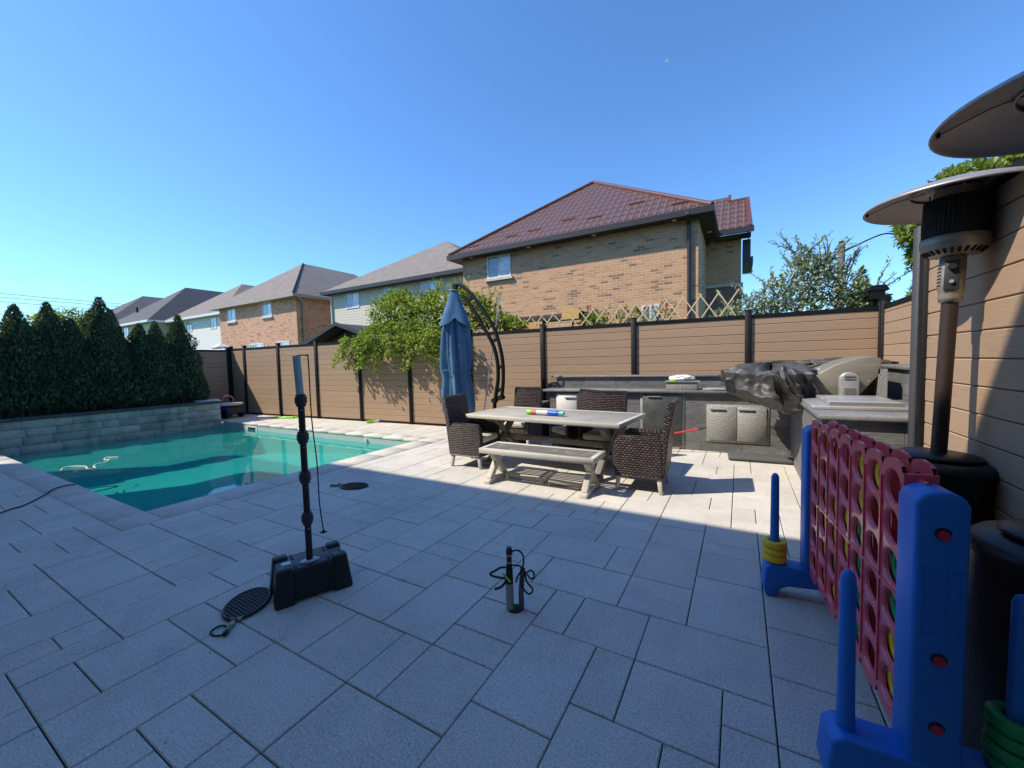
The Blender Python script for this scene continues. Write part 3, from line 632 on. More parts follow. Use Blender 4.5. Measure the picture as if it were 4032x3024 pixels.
# neighbour's pergola in pine and dark beams behind the lattice
pg = empty('pergola', (-4.0, 9.2, 0), 0, 'low wooden playhouse frame of pine boards behind the lattice', 'playhouse')
m = MB(); m.box(-1.3,-.2,-.2,-.15,1.9,2.38); m.build('pine_board', M_['pine'], pg)
m = MB(); m.box(-.75,-.15,-.40,-.36,2.26,2.50); m.build('pine_board', M_['pine'], pg)
m = MB(); m.box(.36,.78,-.40,-.36,2.50,2.74); m.build('pine_board', M_['pine'], pg)
m = MB(); m.box(-1.4,.9,-.25,.9,2.60,2.66); m.build('top_board', M_['bark'], pg)
for q in (-1.3,-.2,.8): m = MB(); m.box(q,q+.09,-.3,-.21,0,2.6); m.build('post', M_['bark'], pg)
m = MB(); m.box(-1.4,.9,-.34,-.301,2.52,2.59); m.build('beam', M_['grey_dark'], pg)
ch = empty('garden_chair', (-3.3, 8.9, 0), 0, 'black folding chair back poking above the fence behind the lattice', 'chair')
m = MB(); m.tube([(-.12,0,1.8),(-.1,0,2.62),(.0,0,2.72),(.16,.02,2.66),(.2,.0,1.8)], .018, 8); m.bar((-.1,0,2.4),(.2,0,2.4),.02,.03); m.build('frame', M_['black_metal'], ch)
# dark lantern-like post cap beyond the corner
lp = empty('bird_feeder', (2.05, 9.2, 0), 0, 'dark tiered metal bird feeder beyond the corner of the fence', 'bird feeder')
m = MB(); m.box(-.17,.17,-.17,.17,2.5,2.52); m.prism([(-.14,2.60),(.14,2.60),(.09,2.69),(-.09,2.69)], -.14, .14, 'y'); m.prism([(-.17,2.45),(.17,2.45),(.12,2.50),(-.12,2.50)], -.17,.17,'y'); m.build('tiers', M_['black_metal'], lp)
m = MB(); m.box(-.09,.09,-.09,.09,2.522,2.60); m.build('hopper', M_['bark'], lp)
m = MB(); m.box(-.03,.03,-.03,.03,0,2.449); m.build('post', M_['black_metal'], lp)
up_ = empty('utility_pole', (2.38, 14, 0), 0, 'short weathered wooden lamp pole with a curved black arm', 'utility pole')
m = MB(); m.tube([(-.04,0,0),(0,0,4.5)], [.11,.075], 10); m.build('pole', M_['wood_pole'], up_)
m = MB(); m.tube([(0,0,4.52),(0,0,4.57)], [.08,.06], 8); m.build('cap', M_['black_metal'], up_)
m = MB(); m.tube(smooth_path([(.04,0,4.28),(.4,0,4.45),(.75,0,4.59),(.95,0,4.60),(1.2,0,4.5)]), .018, 8); m.tube(smooth_path([(.1,0,3.9),(.3,0,4.15),(.5,0,4.37),(.53,0,4.33),(.50,0,4.30)]), .008, 6); m.build('arm', M_['black_metal'], up_)
m = MB()
for k,(za,zb) in enumerate(((9.23,9.1),(8.9,8.85),(8.55,8.4),(7.41,7.2))):
    pts = [(-60-.3*k, 3+q*2.2, za+(zb-za)*q/9-.25*sin(pi*q/9)*.3) for q in range(10)]; m.tube(pts, .022, 5)
tag(m.build('power_lines', M_['grey_dark']), 'thin power lines crossing the sky above the hedge', 'power lines')
m = MB(); m.tube([(-60,25,0),(-60,25,9.6)], .15, 8); tag(m.build('utility_pole', M_['wood_pole']), 'distant pole carrying the power lines behind the houses', 'utility pole')

# ---------------------------------------------------------------- plants
def leaf(mb, p, d, l, w_, tone, fold=.25):
    d = d.normalized(); s_ = d.cross(Vector((0,0,1)))
    if s_.length < .1: s_ = Vector((1,0,0))
    s_.normalize(); n_ = s_.cross(d)
    a = p; b_ = p+d*l*.45+s_*w_/2+n_*w_*fold; c = p+d*l; e = p+d*l*.45-s_*w_/2+n_*w_*fold
    mb.add([a,b_,c,e], [(0,1,2),(0,2,3)], 0, tone)
def rv(r_): return Vector((r_.gauss(0,1), r_.gauss(0,1), r_.gauss(0,1))).normalized()
def cedar_mesh(seed, h, r, n):
    r_ = random.Random(seed); mb = MB()
    lob = [(r_.random()*6.28, r_.uniform(.1,.85), r_.uniform(.08,.22)) for _ in range(16)]
    for _ in range(n):
        z = h*(1-r_.random()**.75*1.0)*.985+.02; t = z/h
        a = r_.random()*2*pi
        R = r*1.10*(1-t)**.80*(1 if t > .12 else .75+t*2)
        for (la, lt, lr) in lob:
            da = abs((a-la+pi) % (2*pi)-pi)
            R += lr*r*1.9*math.exp(-(da*da)/.25-((t-lt)**2)/.006)*(1-t*.7)
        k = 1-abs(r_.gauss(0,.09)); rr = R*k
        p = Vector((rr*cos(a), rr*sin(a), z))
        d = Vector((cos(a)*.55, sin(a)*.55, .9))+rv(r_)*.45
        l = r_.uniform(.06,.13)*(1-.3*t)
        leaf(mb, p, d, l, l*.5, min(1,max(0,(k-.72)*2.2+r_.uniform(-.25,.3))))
    return mb
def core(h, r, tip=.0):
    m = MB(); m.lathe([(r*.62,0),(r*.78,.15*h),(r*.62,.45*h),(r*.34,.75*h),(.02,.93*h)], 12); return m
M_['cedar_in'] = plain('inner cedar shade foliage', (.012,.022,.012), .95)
cedars = [(-14.55,-1.6,2.6,.75),(-14.55,-.75,2.75,.72),(-14.5,.15,2.6,.7),(-14.55,.95,2.7,.68),(-14.5,1.75,2.42,.62),(-14.5,2.39,2.67,.58),(-14.6,2.92,2.78,.55),(-14.45,3.26,2.42,.5),(-14.5,3.82,3.02,.6),(-14.65,4.05,2.75,.5),(-14.5,4.58,2.38,.5),(-14.5,4.93,2.46,.48),(-14.5,5.48,2.7,.52)]  # those past the left edge are unseen, added to shade the pool
order = ['second tallest cone far left','', '']
desc = {3:'cedar just past the left edge added for shade on the pool',4:'cedar at the left edge of the picture with a rounded tip',5:'cedar with a two-pronged top near the left edge',6:'slim pointed cedar in front of the yellow green tree',7:'short cedar filling the gap left of the tallest cedar',8:'tallest cedar of the hedge with a narrow spire',9:'cedar with a thin spire just right of the tallest cedar',10:'short cedar in front of the pale yellow house window',11:'slender cedar third from the right end of the hedge',12:'isolated cone cedar at the right end of the hedge beside the fence'}
for k,(x,y,hh,r) in enumerate(cedars):
    o = empty('cedar_tree', (x,y,.48), random.Random(k).random()*6, desc.get(k, 'shaded cedar of the hedge left of the picture edge number %d' % k if False else 'cedar added for shade on the pool, unseen beyond the left edge of the view, %s from the camera side' % ('first','second','third')[min(k,2)]), 'tree', 'cedar hedge along the left')
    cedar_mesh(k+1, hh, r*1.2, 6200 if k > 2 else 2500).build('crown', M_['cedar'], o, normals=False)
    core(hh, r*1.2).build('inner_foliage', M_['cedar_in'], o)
    m = MB(); m.tube([(0,0,-.05),(0,0,.5)], .05, 8); m.build('trunk', M_['bark'], o)
def cloud(mb, r_, c, rad, n, ls, droop=.2, up_=.3):
    c = Vector(c)
    for _ in range(n):
        d = rv(r_); k = r_.random()**.4; p = c+Vector((d.x*rad[0], d.y*rad[1], d.z*rad[2]))*k
        dd = d*.7+rv(r_)*.9+Vector((0,0,up_-droop)); l = ls*r_.uniform(.6,1.3)
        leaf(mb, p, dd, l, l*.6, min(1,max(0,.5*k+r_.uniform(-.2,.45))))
# vine over the fence
vn = empty('climbing_vine', (-7.0, 8.1, 0), 0, 'bushy green vine spilling over the fence behind the blue umbrella', 'vine')
mb = MB(); r_ = random.Random(11)
def V(x, y, z): return (x+7.0, y-8.1, z)
tops = [(-9.0,8.4,3.0,.55,.5,.5),(-8.3,8.3,3.0,.6,.5,.55),(-7.6,8.3,2.9,.6,.5,.55),(-6.9,8.3,2.9,.65,.5,.55),(-6.2,8.4,2.9,.6,.5,.5),(-5.5,8.4,2.7,.45,.3,.32),(-4.9,8.3,2.5,.4,.25,.18),(-4.5,8.2,2.38,.25,.2,.08),
(-8.7,8.0,2.4,.5,.45,.35),(-7.9,7.9,2.3,.6,.45,.4),(-7.1,7.9,2.2,.6,.4,.4),(-6.4,7.9,2.2,.5,.4,.35),(-5.8,7.9,2.2,.4,.35,.35),(-9.2,8.0,2.35,.35,.3,.25),(-8.9,8.6,3.5,.2,.2,.2),(-8.3,8.5,3.45,.2,.2,.22),(-7.4,8.6,3.35,.2,.2,.2),(-6.4,8.6,3.35,.2,.2,.22)]
for x,y,z,a,b_,c in tops: cloud(mb, r_, V(x,y,z), (a,b_,c), int(640*(a*b_*c/.13)**.55)+50, .12)
for _ in range(60):   # drooping strands in front of the boards
    x = r_.uniform(-9.7,-5.4); y = yf(x)-r_.uniform(.12,.5); z = 2.3; dx = r_.uniform(-.5,.25); L = r_.uniform(.3,.95)*(1 if x < -6 else .8)
    for q in range(int(L*120)):
        t = q/(L*120.); p = Vector(V(x+dx*t+r_.gauss(0,.05), y-.05*t+r_.gauss(0,.04), z-L*t+r_.gauss(0,.03)))
        leaf(mb, p, rv(r_)+Vector((0,0,-.5)), r_.uniform(.06,.12), .06, r_.uniform(.2,1))
for _ in range(70):   # upward sprigs
    x = r_.uniform(-9.3,-5.2); z = 3.2 if x < -6 else 2.9; dx, dy = r_.uniform(-.3,.3), r_.uniform(-.2,.2); L = r_.uniform(.2,.6)
    for q in range(26): t = q/26.; leaf(mb, Vector(V(x+dx*t, 8.4+dy*t, z+L*t)), rv(r_)+Vector((0,0,.2)), r_.uniform(.05,.085), .04, r_.uniform(.4,1))
mb.build('foliage', M_['vine'], vn, normals=False)
m = MB()
for k in range(9): x = -9+k*.5; m.tube([V(x,8.5,0),V(x+.1,8.5,1.8),V(x-.1,8.3,2.6),V(x,8.0,2.5)], [.03,.025,.015,.008], 6)
m.build('stem', M_['bark'], vn)
def bush(name, loc, blobs, n, ls, mat, label, cat, sprigs=0, seed=1, sz=(0,0), trunk=True):
    o = empty(name, loc, 0, label, cat); mb = MB(); r_ = random.Random(seed)
    for b_ in blobs: cloud(mb, r_, b_[:3], b_[3:], int(n*(b_[3]*b_[5]*b_[4])**.5*3), ls)
    st = MB()
    for _ in range(sprigs):
        b_ = r_.choice(blobs); a = r_.uniform(-1,1); p0 = Vector(b_[:3])+Vector((b_[3]*a*.8, 0, b_[5]*.6)); d = Vector((a*.8+r_.uniform(-.4,.4), r_.uniform(-.3,.3), r_.uniform(.6,1.2))).normalized(); L = r_.uniform(*sz)
        st.tube([p0-d*.3, p0+d*L*.5, p0+d*L+Vector((a*.05,0,-.02))], [.012,.008,.003], 5)
        for q in range(int(L*46)): t = q/(L*46.); leaf(mb, p0+d*L*t, rv(r_)+d*.6, ls*r_.uniform(.7,1.2), ls*.4, r_.uniform(.3,1))
    mb.build('crown', mat, o, normals=False)
    if trunk: st.tube([(0,0,0),(0,0,1.5),(.1,0,2.4)], [.06,.05,.02], 8); 
    if st.v: st.build('branches', M_['bark'], o)
    return o
bush('fruit_tree', (1.1,9.6,0), [(0,0,3.0,.45,.4,.45),(-.35,0,2.7,.5,.4,.4),(.4,0,2.75,.45,.4,.4),(-.8,0,2.5,.4,.35,.3),(.8,0,2.5,.4,.35,.3),(0,0,2.4,.9,.5,.3),(-1.3,0,2.35,.35,.3,.22),(-.05,0,3.35,.2,.2,.25),(.3,0,3.2,.2,.2,.25)], 900, .085, M_['olive'], 'loose silvery green fruit tree behind the fence left of the feeder', 'tree', 46, 3, (.25,.65))
o = empty('cedar_tree', (2.0,10.0,1.0), 0, 'small bright cone cedar behind the fence near the corner feeder', 'tree'); cedar_mesh(31, 2.15, .42, 2500).build('crown', M_['cedar_lit'], o, normals=False); core(2.15,.42).build('inner_foliage', M_['cedar_in'], o)
m = MB(); m.tube([(0,0,-1),(0,0,.4)], .05, 8); m.build('trunk', M_['bark'], o)
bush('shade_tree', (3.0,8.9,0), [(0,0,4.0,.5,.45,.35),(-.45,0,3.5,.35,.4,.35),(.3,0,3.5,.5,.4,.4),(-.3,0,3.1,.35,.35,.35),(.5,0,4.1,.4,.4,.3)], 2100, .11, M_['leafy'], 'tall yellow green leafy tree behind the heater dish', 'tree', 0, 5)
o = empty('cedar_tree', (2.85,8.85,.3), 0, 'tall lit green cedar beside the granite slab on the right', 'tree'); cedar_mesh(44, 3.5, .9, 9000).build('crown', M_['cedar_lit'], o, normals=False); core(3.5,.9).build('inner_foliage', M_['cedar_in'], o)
m = MB(); m.tube([(0,0,-.4),(0,0,.4)], .06, 8); m.build('trunk', M_['bark'], o)
bush('shade_tree', (-20,4.5,0), [(0,.0,3.2,.5,.75,.55),(0,-.5,3.1,.5,.5,.5),(0,.6,3.2,.4,.45,.55)], 900, .12, M_['leafy'], 'yellow green leafy tree behind the gap in the cedar hedge', 'tree', 0, 6)
hb = bush('flowering_shrub', (-2.2,8.9,0), [(-.7,0,2.45,.35,.25,.2),(-.1,0,2.4,.4,.25,.18),(.6,0,2.4,.5,.25,.18)], 330, .08, M_['vine'], 'low shrub with pink flowers behind the bamboo lattice', 'shrub', 22, 8, (.1,.3))
mb = MB(); r_ = random.Random(21)
for (x,z) in ((-.78,2.72),(-.6,2.62),(.05,2.62),(.12,2.55),(.5,2.60),(.9,2.62),(1.0,2.5),(-.3,2.55),(.75,2.52)):
    for q in range(8): a = q*pi/4; leaf(mb, Vector((x,-.15,z)), Vector((cos(a),-.5,sin(a))), .06, .045, r_.random())
mb.build('flowers', M_['flower'], hb, normals=False)
bush('pepper_plant', (-2.75,8.35,0), [(0,0,2.35,.25,.12,.13),(.2,0,2.3,.15,.1,.1)], 420, .13, M_['leafy'], 'clump of broad bright leaves just above the fence rail behind the lattice', 'plant', 0, 9, trunk=False)
def tuft(x, y): pass

# ---------------------------------------------------------------- outdoor kitchen
def ky(x): return 7.18+.045*x
kt = empty('outdoor_kitchen', (-3.25, ky(-3.25), 0), atan2(.045,1), 'dark slate outdoor kitchen counter along the back fence', 'outdoor kitchen')
LK = 4.6
m = MB(); m.box(.05,LK,.04,.66,0,.955); m.build('cabinet', M_['slate'], kt)
m = MB(); m.box(-.08,LK,-.03,.50,.957,.997); m.build('countertop', M_['granite'], kt, bevel=.003, seg=1)
m = MB(); m.box(.02,LK,.50,.66,.998,1.20); m.build('backsplash', M_['slate'], kt)
m = MB(); m.box(-.08,LK+.4,.46,.74,1.202,1.238); m.build('ledge', M_['granite'], kt, bevel=.003, seg=1)
def door(par, x0, x1, z0, z1, y, mat, fmat, leafs=1, handle='alu'):
    m = MB(); e = .035; m.box(x0-e,x1+e,y-.014,y+.0,z0-e,z1+e); f = m.build('door_frame', M_[fmat], par, bevel=.004, seg=1)
    wd_ = (x1-x0)/leafs
    for k in range(leafs):
        a = x0+k*wd_+.004; b_ = x0+(k+1)*wd_-.004
        m = MB(); m.box(a,b_,y-.034,y-.0145,z0,z1); d_ = m.build('door', M_[mat], par, bevel=.003, seg=1)
        m = MB(); c = a+.30*(b_-a) if leafs > 1 or mat == 'fridge' else b_-.12; hw = .11
        m.box(c-hw, c+hw, y-.056, y-.0345, z1-.045, z1-.028); m.build('handle', M_[handle], d_)
door(kt, .22,.60,.40,.88,.04,'trim_white','trim_white')
door(kt, .16,.60,.04,.32,.04,'steel_dull','trim_white')
door(kt, 1.78,2.42,.06,.925,.04,'fridge','steel_dull')
door(kt, 2.82,3.62,.20,.74,.04,'steel_dull','steel_dull',2)
m = MB(); m.box(1.82,2.38,.02,.039,.0,.05); m.build('kick_grille', M_['steel'], kt)
# arm toward the camera along the privacy wall
ka = empty('grill_island', (.62, 4.5, 0), 0, 'granite topped island carrying the grill at the right end of the kitchen', 'outdoor kitchen')
m = MB(); m.box(.04,1.18,.06,2.66,0,.955); m.build('cabinet', M_['slate'], ka)
m = MB(); m.box(0,1.2,0,2.62,.957,.997); m.build('countertop', M_['granite'], ka, bevel=.003, seg=1)
m = MB(); m.box(1.0,1.14,.3,3.3,.998,1.345); m.build('backsplash', M_['slate'], ka)
m = MB(); m.box(.96,1.21,.28,3.3,1.347,1.385); m.build('ledge', M_['granite'], ka, bevel=.003, seg=1)
m = MB(); m.box(.74,.91,.12,.3,1.10,1.14); m.box(.78,.89,.14,.28,.998,1.098); m.build('outlet_shelf', M_['granite'], ka)
# side burner, flat lid
sb = empty('side_burner', (.77, 5.0, .998), 0, 'flat lidded stainless side burner nearest us on the island', 'side burner')
m = MB(); m.box(-.14,.62,-.08,.86,0,.035); m.build('tray', M_['steel_clean'], sb, bevel=.008, seg=2)
m = MB(); m.box(0,.56,0,.36,.037,.075); m.box(0,.56,.37,.78,.037,.075); m.build('lid', M_['steel_clean'], sb, bevel=.012, seg=2)
m = MB(); m.box(.005,.555,-.02,-.001,.012,.07); m.build('lid_edge', M_['steel'], sb)
# grill
gr = empty('gas_grill', (.74, 6.05, .998), 0, 'built in stainless gas grill with a big curved weathered hood', 'grill')
prof = [(0,.03),(0,.235),(.12,.33),(.24,.405),(.34,.45),(.45,.485),(.56,.508),(.66,.482),(.662,.31),(.52,.12),(.47,.04)]
m = MB(); m.prism(prof, 0, .80, 'y'); hd = m.build('hood', M_['steel'], gr, bevel=.006, seg=2)
m = MB()
m.tube([(-.11,.06,.26),(-.11,.74,.26)], .014, 10); m.bar((-.11,.1,.26),(.0,.1,.21),.02,.03); m.bar((-.11,.7,.26),(.0,.7,.21),.02,.03); m.build('hood_handle', M_['steel_clean'], hd)
m = MB(); m.tube([(.15,.4,.352),(.14,.4,.366)], [.035,.028], 16); m.build('thermometer', M_['steel_clean'], hd)
m = MB(); m.tube([(.56,-.001,.22),(.56,-.01,.22)], .011, 10); m.build('hood_rivet', M_['steel_clean'], hd)
m = MB(); m.box(-.2,.72,-.02,.82,-.15,.028); m.build('firebox', M_['steel'], gr, bevel=.01)
m = MB(); m.box(-.27,-.201,-.02,.82,-.19,-.0); m.tube([(-.245,-.02,.0),(-.245,.82,.0)], .028, 12); m.build('control_panel', M_['steel_clean'], gr)
m = MB(); m.box(.64,.72,.0,.80,.029,.36); m.build('rear_vent', M_['steel_dull'], gr)
for k in range(5):
    m = MB(); y_ = .08+k*.16; m.tube([(-.27,y_,-.10),(-.295,y_,-.10),(-.32,y_,-.10)], [.026,.024,.019], 14); m.build('knob', M_['steel_clean'], gr)
rb = empty('rotisserie_motor', (1.10, 5.96, .998), 0, 'small louvred round topped metal box on the grill side', 'motor box')
m = MB(); pr = [(-.09,.03),(.09,.03),(.09,.24)]+[(.09*cos(a*pi/10), .24+.09*sin(a*pi/10)) for a in range(1,10)]+[(-.09,.24)]; m.prism(pr, -.045, .05, 'y'); m.build('housing', M_['steel_clean'], rb, bevel=.01, seg=2)
m = MB()
for z_ in (.09,.115,.14,.255,.285): m.bar((-.05,-.05,z_),(.05,-.05,z_),.012,.012)
m.build('louvre', M_['steel'], rb); m = MB(); m.box(-.1,.1,-.06,.06,0.001,.028); m.build('foot', M_['steel'], rb)
# crumpled cover
def crumple(name, c, rad, seed, mat, label, cat, amp=.22, sub=5, cutz=None, k=2.6):
    bm = bmesh.new(); bmesh.ops.create_icosphere(bm, subdivisions=sub, radius=1)
    for v in bm.verts:
        p = v.co.copy(); q = p*k+Vector((seed,0,0)); d = 1-abs(noise.noise(q))*2.2; d2 = 1-abs(noise.noise(q*2.3))*2; d3 = noise.noise(q*5)
        s_ = 1+amp*(d*.8+d2*.55+d3*.15+(1-abs(noise.noise(q*4.3+Vector((0,7,0))))*2)*.28-.7)
        v.co = Vector((p.x*rad[0]*s_, p.y*rad[1]*s_, p.z*rad[2]*s_))
        if cutz is not None and v.co.z < cutz: v.co.z = cutz+(v.co.z-cutz)*.04
    me = bpy.data.meshes.new(name); bm.to_mesh(me); bm.free()
    for p in me.polygons: p.use_smooth = True
    me.materials.append(mat); o = bpy.data.objects.new(name, me); col.objects.link(o); o.location = c
    return tag(o, label, cat)
def drape(name, loc, rx, ry, z0, z1, seed, label):
    U_, V_ = 260, 90; vs = []; fs = []
    def rg(x): return 1-abs(sin(x))**.7*1.6
    for j in range(V_):
        v = j/(V_-1)
        for i in range(U_):
            a = 2*pi*i/U_
            tw = a+.9*v*sin(2*a+1)+.25*noise.noise(Vector((cos(a)*1.2,sin(a)*1.2,v*1.5+seed)))
            rad = min(1, (v/.38))**.6*(1+.10*sin(pi*v))*(1 if v < .8 else 1-.5*(v-.8)/.2)
            f = .16*rg(3.5*tw+seed)+.10*rg(6*tw-2.3*v+seed)+.05*rg(11*tw+5*v)
            n3 = noise.noise(Vector((cos(a)*2.2,sin(a)*2.2,v*4+seed))); n4 = noise.noise(Vector((cos(a)*6,sin(a)*6,v*11+seed)))
            k = rad*(1+f*min(1,v*2.2)+.16*n3+.035*n4)
            hang = .5+.5*cos(a-3.5)
            z = z1-(z1-z0)*(max(0,(v-.3)/.7)**1.1)*(1-.25*hang)+.05*n3*(1-v)+.10*rg(2.5*a+4*v+seed)*(1-v)*.6+.02*n4
            x_ = rx*k*cos(a)-.16*max(0,-cos(a))*(1-v)*min(1,v*4); vs.append((x_, ry*k*sin(a), z))
    for j in range(V_-1):
        for i in range(U_): fs.append((j*U_+i, j*U_+(i+1)%U_, (j+1)*U_+(i+1)%U_, (j+1)*U_+i))
    m = MB(); m.add(vs, fs, 0, .5, True); o = m.build(name, M_['vinyl']); o.location = loc; return tag(o, label, 'cover')
drape('grill_cover', (.36,6.28,0), .42, .62, .76, 1.38, 2.2, 'crumpled black vinyl cover heaped over the front of the grill')
crumple('grill_cover', (1.25,7.25,1.33), (.62,.20,.14), 8.2, M_['vinyl'], 'black rolled cover lying behind the grill hood', 'cover', .2, 5)
# counter things
t = empty('sink_tray', (-.86, 7.38, 1.0), .045, 'raised dark metal tray box standing on the counter', 'tray')
m = MB(); m.box(-.24,.24,-.16,.16,0,.13); m.build('body', M_['steel_dull'], t, bevel=.004); m = MB(); m.box(-.26,.28,-.18,.18,.132,.145); m.build('rim', M_['steel_clean'], t)
crumple('plastic_bag', (-.86,7.38,1.185), (.19,.11,.06), 5.5, M_['bag'], 'white plastic bag crumpled on the metal tray', 'bag', .3, 4)
crumple('scrub_pad', (-.98,7.28,1.16), (.06,.03,.02), 1.5, M_['lime'], 'bright green packet at the left end of the plastic bag', 'packet', .2, 3)
t = empty('counter_lid', (-.26, 7.36, 1.0), .045, 'flat pale steel lid let into the counter right of the tray', 'lid')
m = MB(); m.box(-.27,.27,-.17,.15,0,.03); m.build('lid', M_['steel_clean'], t, bevel=.008)
m = MB(); m.tube([(-.12,-.185,.02),(.12,-.185,.02)], .008, 8); m.build('handle', M_['steel_clean'], t)
t = empty('round_lid', (-3.36,7.62,1.0), 0, 'dark round lid leaning on the fence at the left end of the counter', 'lid')
m = MB(); m.tube([(0,0,-.02),(0,.03,-.02)], [.13,.13], 24); m.build('disc', M_['grey_dark'], t); m = MB(); m.tube([(0,-.03,-.02),(0,0,-.02)], .02, 10); m.build('knob', M_['black_metal'], t)
t = empty('storage_box', (-3.62,7.3,0), 0, 'small grey lidded box beside the left end of the counter', 'box')
m = MB(); m.box(-.22,.22,-.18,.18,0,.68); m.build('body', M_['grey_dark'], t, bevel=.01); m = MB(); m.box(-.24,.24,-.2,.2,.682,.73); m.build('lid', M_['steel_dull'], t, bevel=.01)
m = MB()
pr = [(-.16,0),(.17,0),(.21,.02),(.19,.06),(.10,.075),(-.08,.085),(-.16,.075),(-.2,.04)]
m.prism(pr, -.40,.40, 'x'); o = m.build('rubber_mat', M_['rubber'], bevel=.02, seg=3); o.location = (.25,6.86,0); o.rotation_euler = (0,0,.06); tag(o, 'rolled grey rubber mat lying at the foot of the kitchen', 'mat')
t = empty('broom_handle', (-.93,6.85,.2), 0, 'red broom handle leaning toward the steel cabinet doors', 'broom')
m = MB(); m.tube([(-.5,-.1,.0),(.36,.1,.20)], .013, 8); m.build('shaft', M_['red_handle'], t); m = MB(); m.tube([(.361,.1,.2005),(.48,.12,.225)], .014, 8); m.build('grip', M_['grey_dark'], t)

# ---------------------------------------------------------------- dining set
tb = empty('dining_table', (-2.39, 5.36, 0), radians(-4.6), 'long weathered taupe dining table on grey trestle legs', 'table')
m = MB(); m.box(-1.14,1.14,-.50,.50,.728,.766); top = m.build('table_top', M_['tablewood'], tb, bevel=.003, seg=1)
m = MB(); e = .055
m.box(-1.2,1.2,-.56,-.502,.715,.77); m.box(-1.2,1.2,.502,.56,.715,.77); m.box(-1.2,-1.142,-.501,.501,.715,.77); m.box(1.142,1.2,-.501,.501,.715,.77); m.build('top_frame', M_['framewood'], tb, bevel=.003, seg=1)
for sx in (-.86,.86):
    m = MB(); m.bar((sx,-.42,.06),(sx,.30,.71),.075,.085, upv=(1,0,0)); m.build('leg', M_['slat'], tb, bevel=.004)
    m = MB(); m.bar((sx+.003,.42,.06),(sx+.003,-.30,.71),.07,.085, upv=(1,0,0)); m.build('leg', M_['slat'], tb, bevel=.004)
    m = MB(); m.box(sx-.05,sx+.05,-.52,-.34,.0,.065); m.box(sx-.05,sx+.05,.34,.52,0,.065); m.box(sx-.045,sx+.045,-.42,.42,.66,.712); m.build('trestle_foot', M_['slat'], tb, bevel=.004)
m = MB(); m.box(-.83,.83,-.035,.035,.34,.42); m.build('stretcher', M_['slat'], tb, bevel=.004)
bn = empty('bench', (-2.155, 4.43, 0), radians(.3), 'low slatted bench with cross legs in front of the table', 'bench')
m = MB(); m.box(-.76,.76,-.235,-.18,.385,.45); m.box(-.76,.76,.18,.235,.385,.45); m.box(-.76,-.70,-.178,.178,.385,.45); m.box(.70,.76,-.178,.178,.385,.45); m.build('seat_frame', M_['framewood'], bn, bevel=.003, seg=1)
m = MB()
for k in range(6): y_ = -.178+k*.0595; m.box(-.698,.698,y_+.012,y_+.0485,.434,.446)
m.box(-.3,-.27,-.178,.178,.39,.424); m.box(.27,.30,-.178,.178,.39,.424)
m.build('slats', M_['slat'], bn)
for sx in (-.64,.64):
    m = MB(); m.bar((sx,-.19,.04),(sx,.13,.40),.075,.07, upv=(1,0,0)); m.build('leg', M_['framewood'], bn, bevel=.004)
    m = MB(); m.bar((sx+.003,.19,.04),(sx+.003,-.13,.40),.07,.07, upv=(1,0,0)); m.build('leg', M_['framewood'], bn, bevel=.004)
    m = MB(); m.prism([(-.26,0),(-.15,0),(-.11,.03),(.11,.03),(.15,0),(.26,0),(.26,.04),(.18,.07),(-.18,.07),(-.26,.04)], sx-.045, sx+.045, 'x'); m.build('foot', M_['framewood'], bn, bevel=.004)
def make_chair(loc, rz, label, cushion=True):
    """faces local +x"""
    c = empty('wicker_chair', loc, rz, label, 'chair', 'wicker chairs round the table')
    for s_ in (-1,1):
        m = MB(); pf = [(.27,.17),(.29,.45),(.27,.60),(.22,.655),(.0,.66),(-.20,.66),(-.27,.60),(-.27,.17)]
        ya, yb = (.215*s_, .295*s_) if s_ > 0 else (.295*s_, .215*s_)
        m.prism([(x_, z_) for x_, z_ in pf], ya, yb, 'y'); m.build('arm', M_['wicker'], c, bevel=.022, seg=3)
    m = MB(); m.bar((-.21,0,.36),(-.35,0,1.05),.50,.075, upv=(0,1,0)); b_ = MB()
    bk = [(-.19,.30),(-.25,.66),(-.315,1.03),(-.345,1.06),(-.385,1.05),(-.395,1.0),(-.335,.66),(-.28,.17)]
    b_.prism(bk, -.285,.285,'y'); b_.build('backrest', M_['wicker'], c, bevel=.025, seg=3)
    m = MB(); m.box(-.2,.275,-.214,.214,.17,.37); m.build('seat', M_['wicker'], c, bevel=.012)
    if cushion: m = MB(); m.box(-.18,.30,-.21,.21,.372,.47); m.build('cushion', M_['cushion'], c, bevel=.04, seg=3)
    for sx in (-.23,.23):
        for sy in (-.25,.25): m = MB(); m.bar((sx,sy,.171),(sx*1.08,sy*1.04,0),.05,.05,taper=.75); m.build('leg', M_['framewood'], c, bevel=.003, seg=1)
    return c
make_chair((-3.52,4.97,0), .04, 'wicker armchair at the left end of the table with its dark back to the umbrella')
make_chair((-1.02,4.93,0), pi+.02, 'wicker armchair at the right end of the table, seen from behind')
make_chair((-3.50,6.42,0), -pi/2+.02, 'wicker chair behind the table beside the umbrella post')
make_chair((-2.36,6.10,0), -pi/2-.62, 'wicker chair behind the table turned at an angle, its back in shade', True)
make_chair((-1.80,5.86,0), -pi/2-.03, 'wicker chair behind the table facing us, in front of the dark glass door', True)
# fallen cushion under the bench
def soft(name, loc, rz, sx, sy, sz, label, cat):
    m = MB(); m.box(-sx,sx,-sy,sy,0,sz); o = m.build(name, M_['cushion'], bevel=.045, seg=4); o.location = loc; o.rotation_euler = (0,0,rz); return tag(o, label, cat)
soft('seat_cushion', (-2.42,4.72,.0), -.05, .30,.22,.08, 'cream seat cushion lying on the paving under the bench, left one', 'cushion')
soft('seat_cushion', (-1.86,4.68,.0), .08, .24,.20,.075, 'cream seat cushion lying on the paving under the bench, right one', 'cushion')
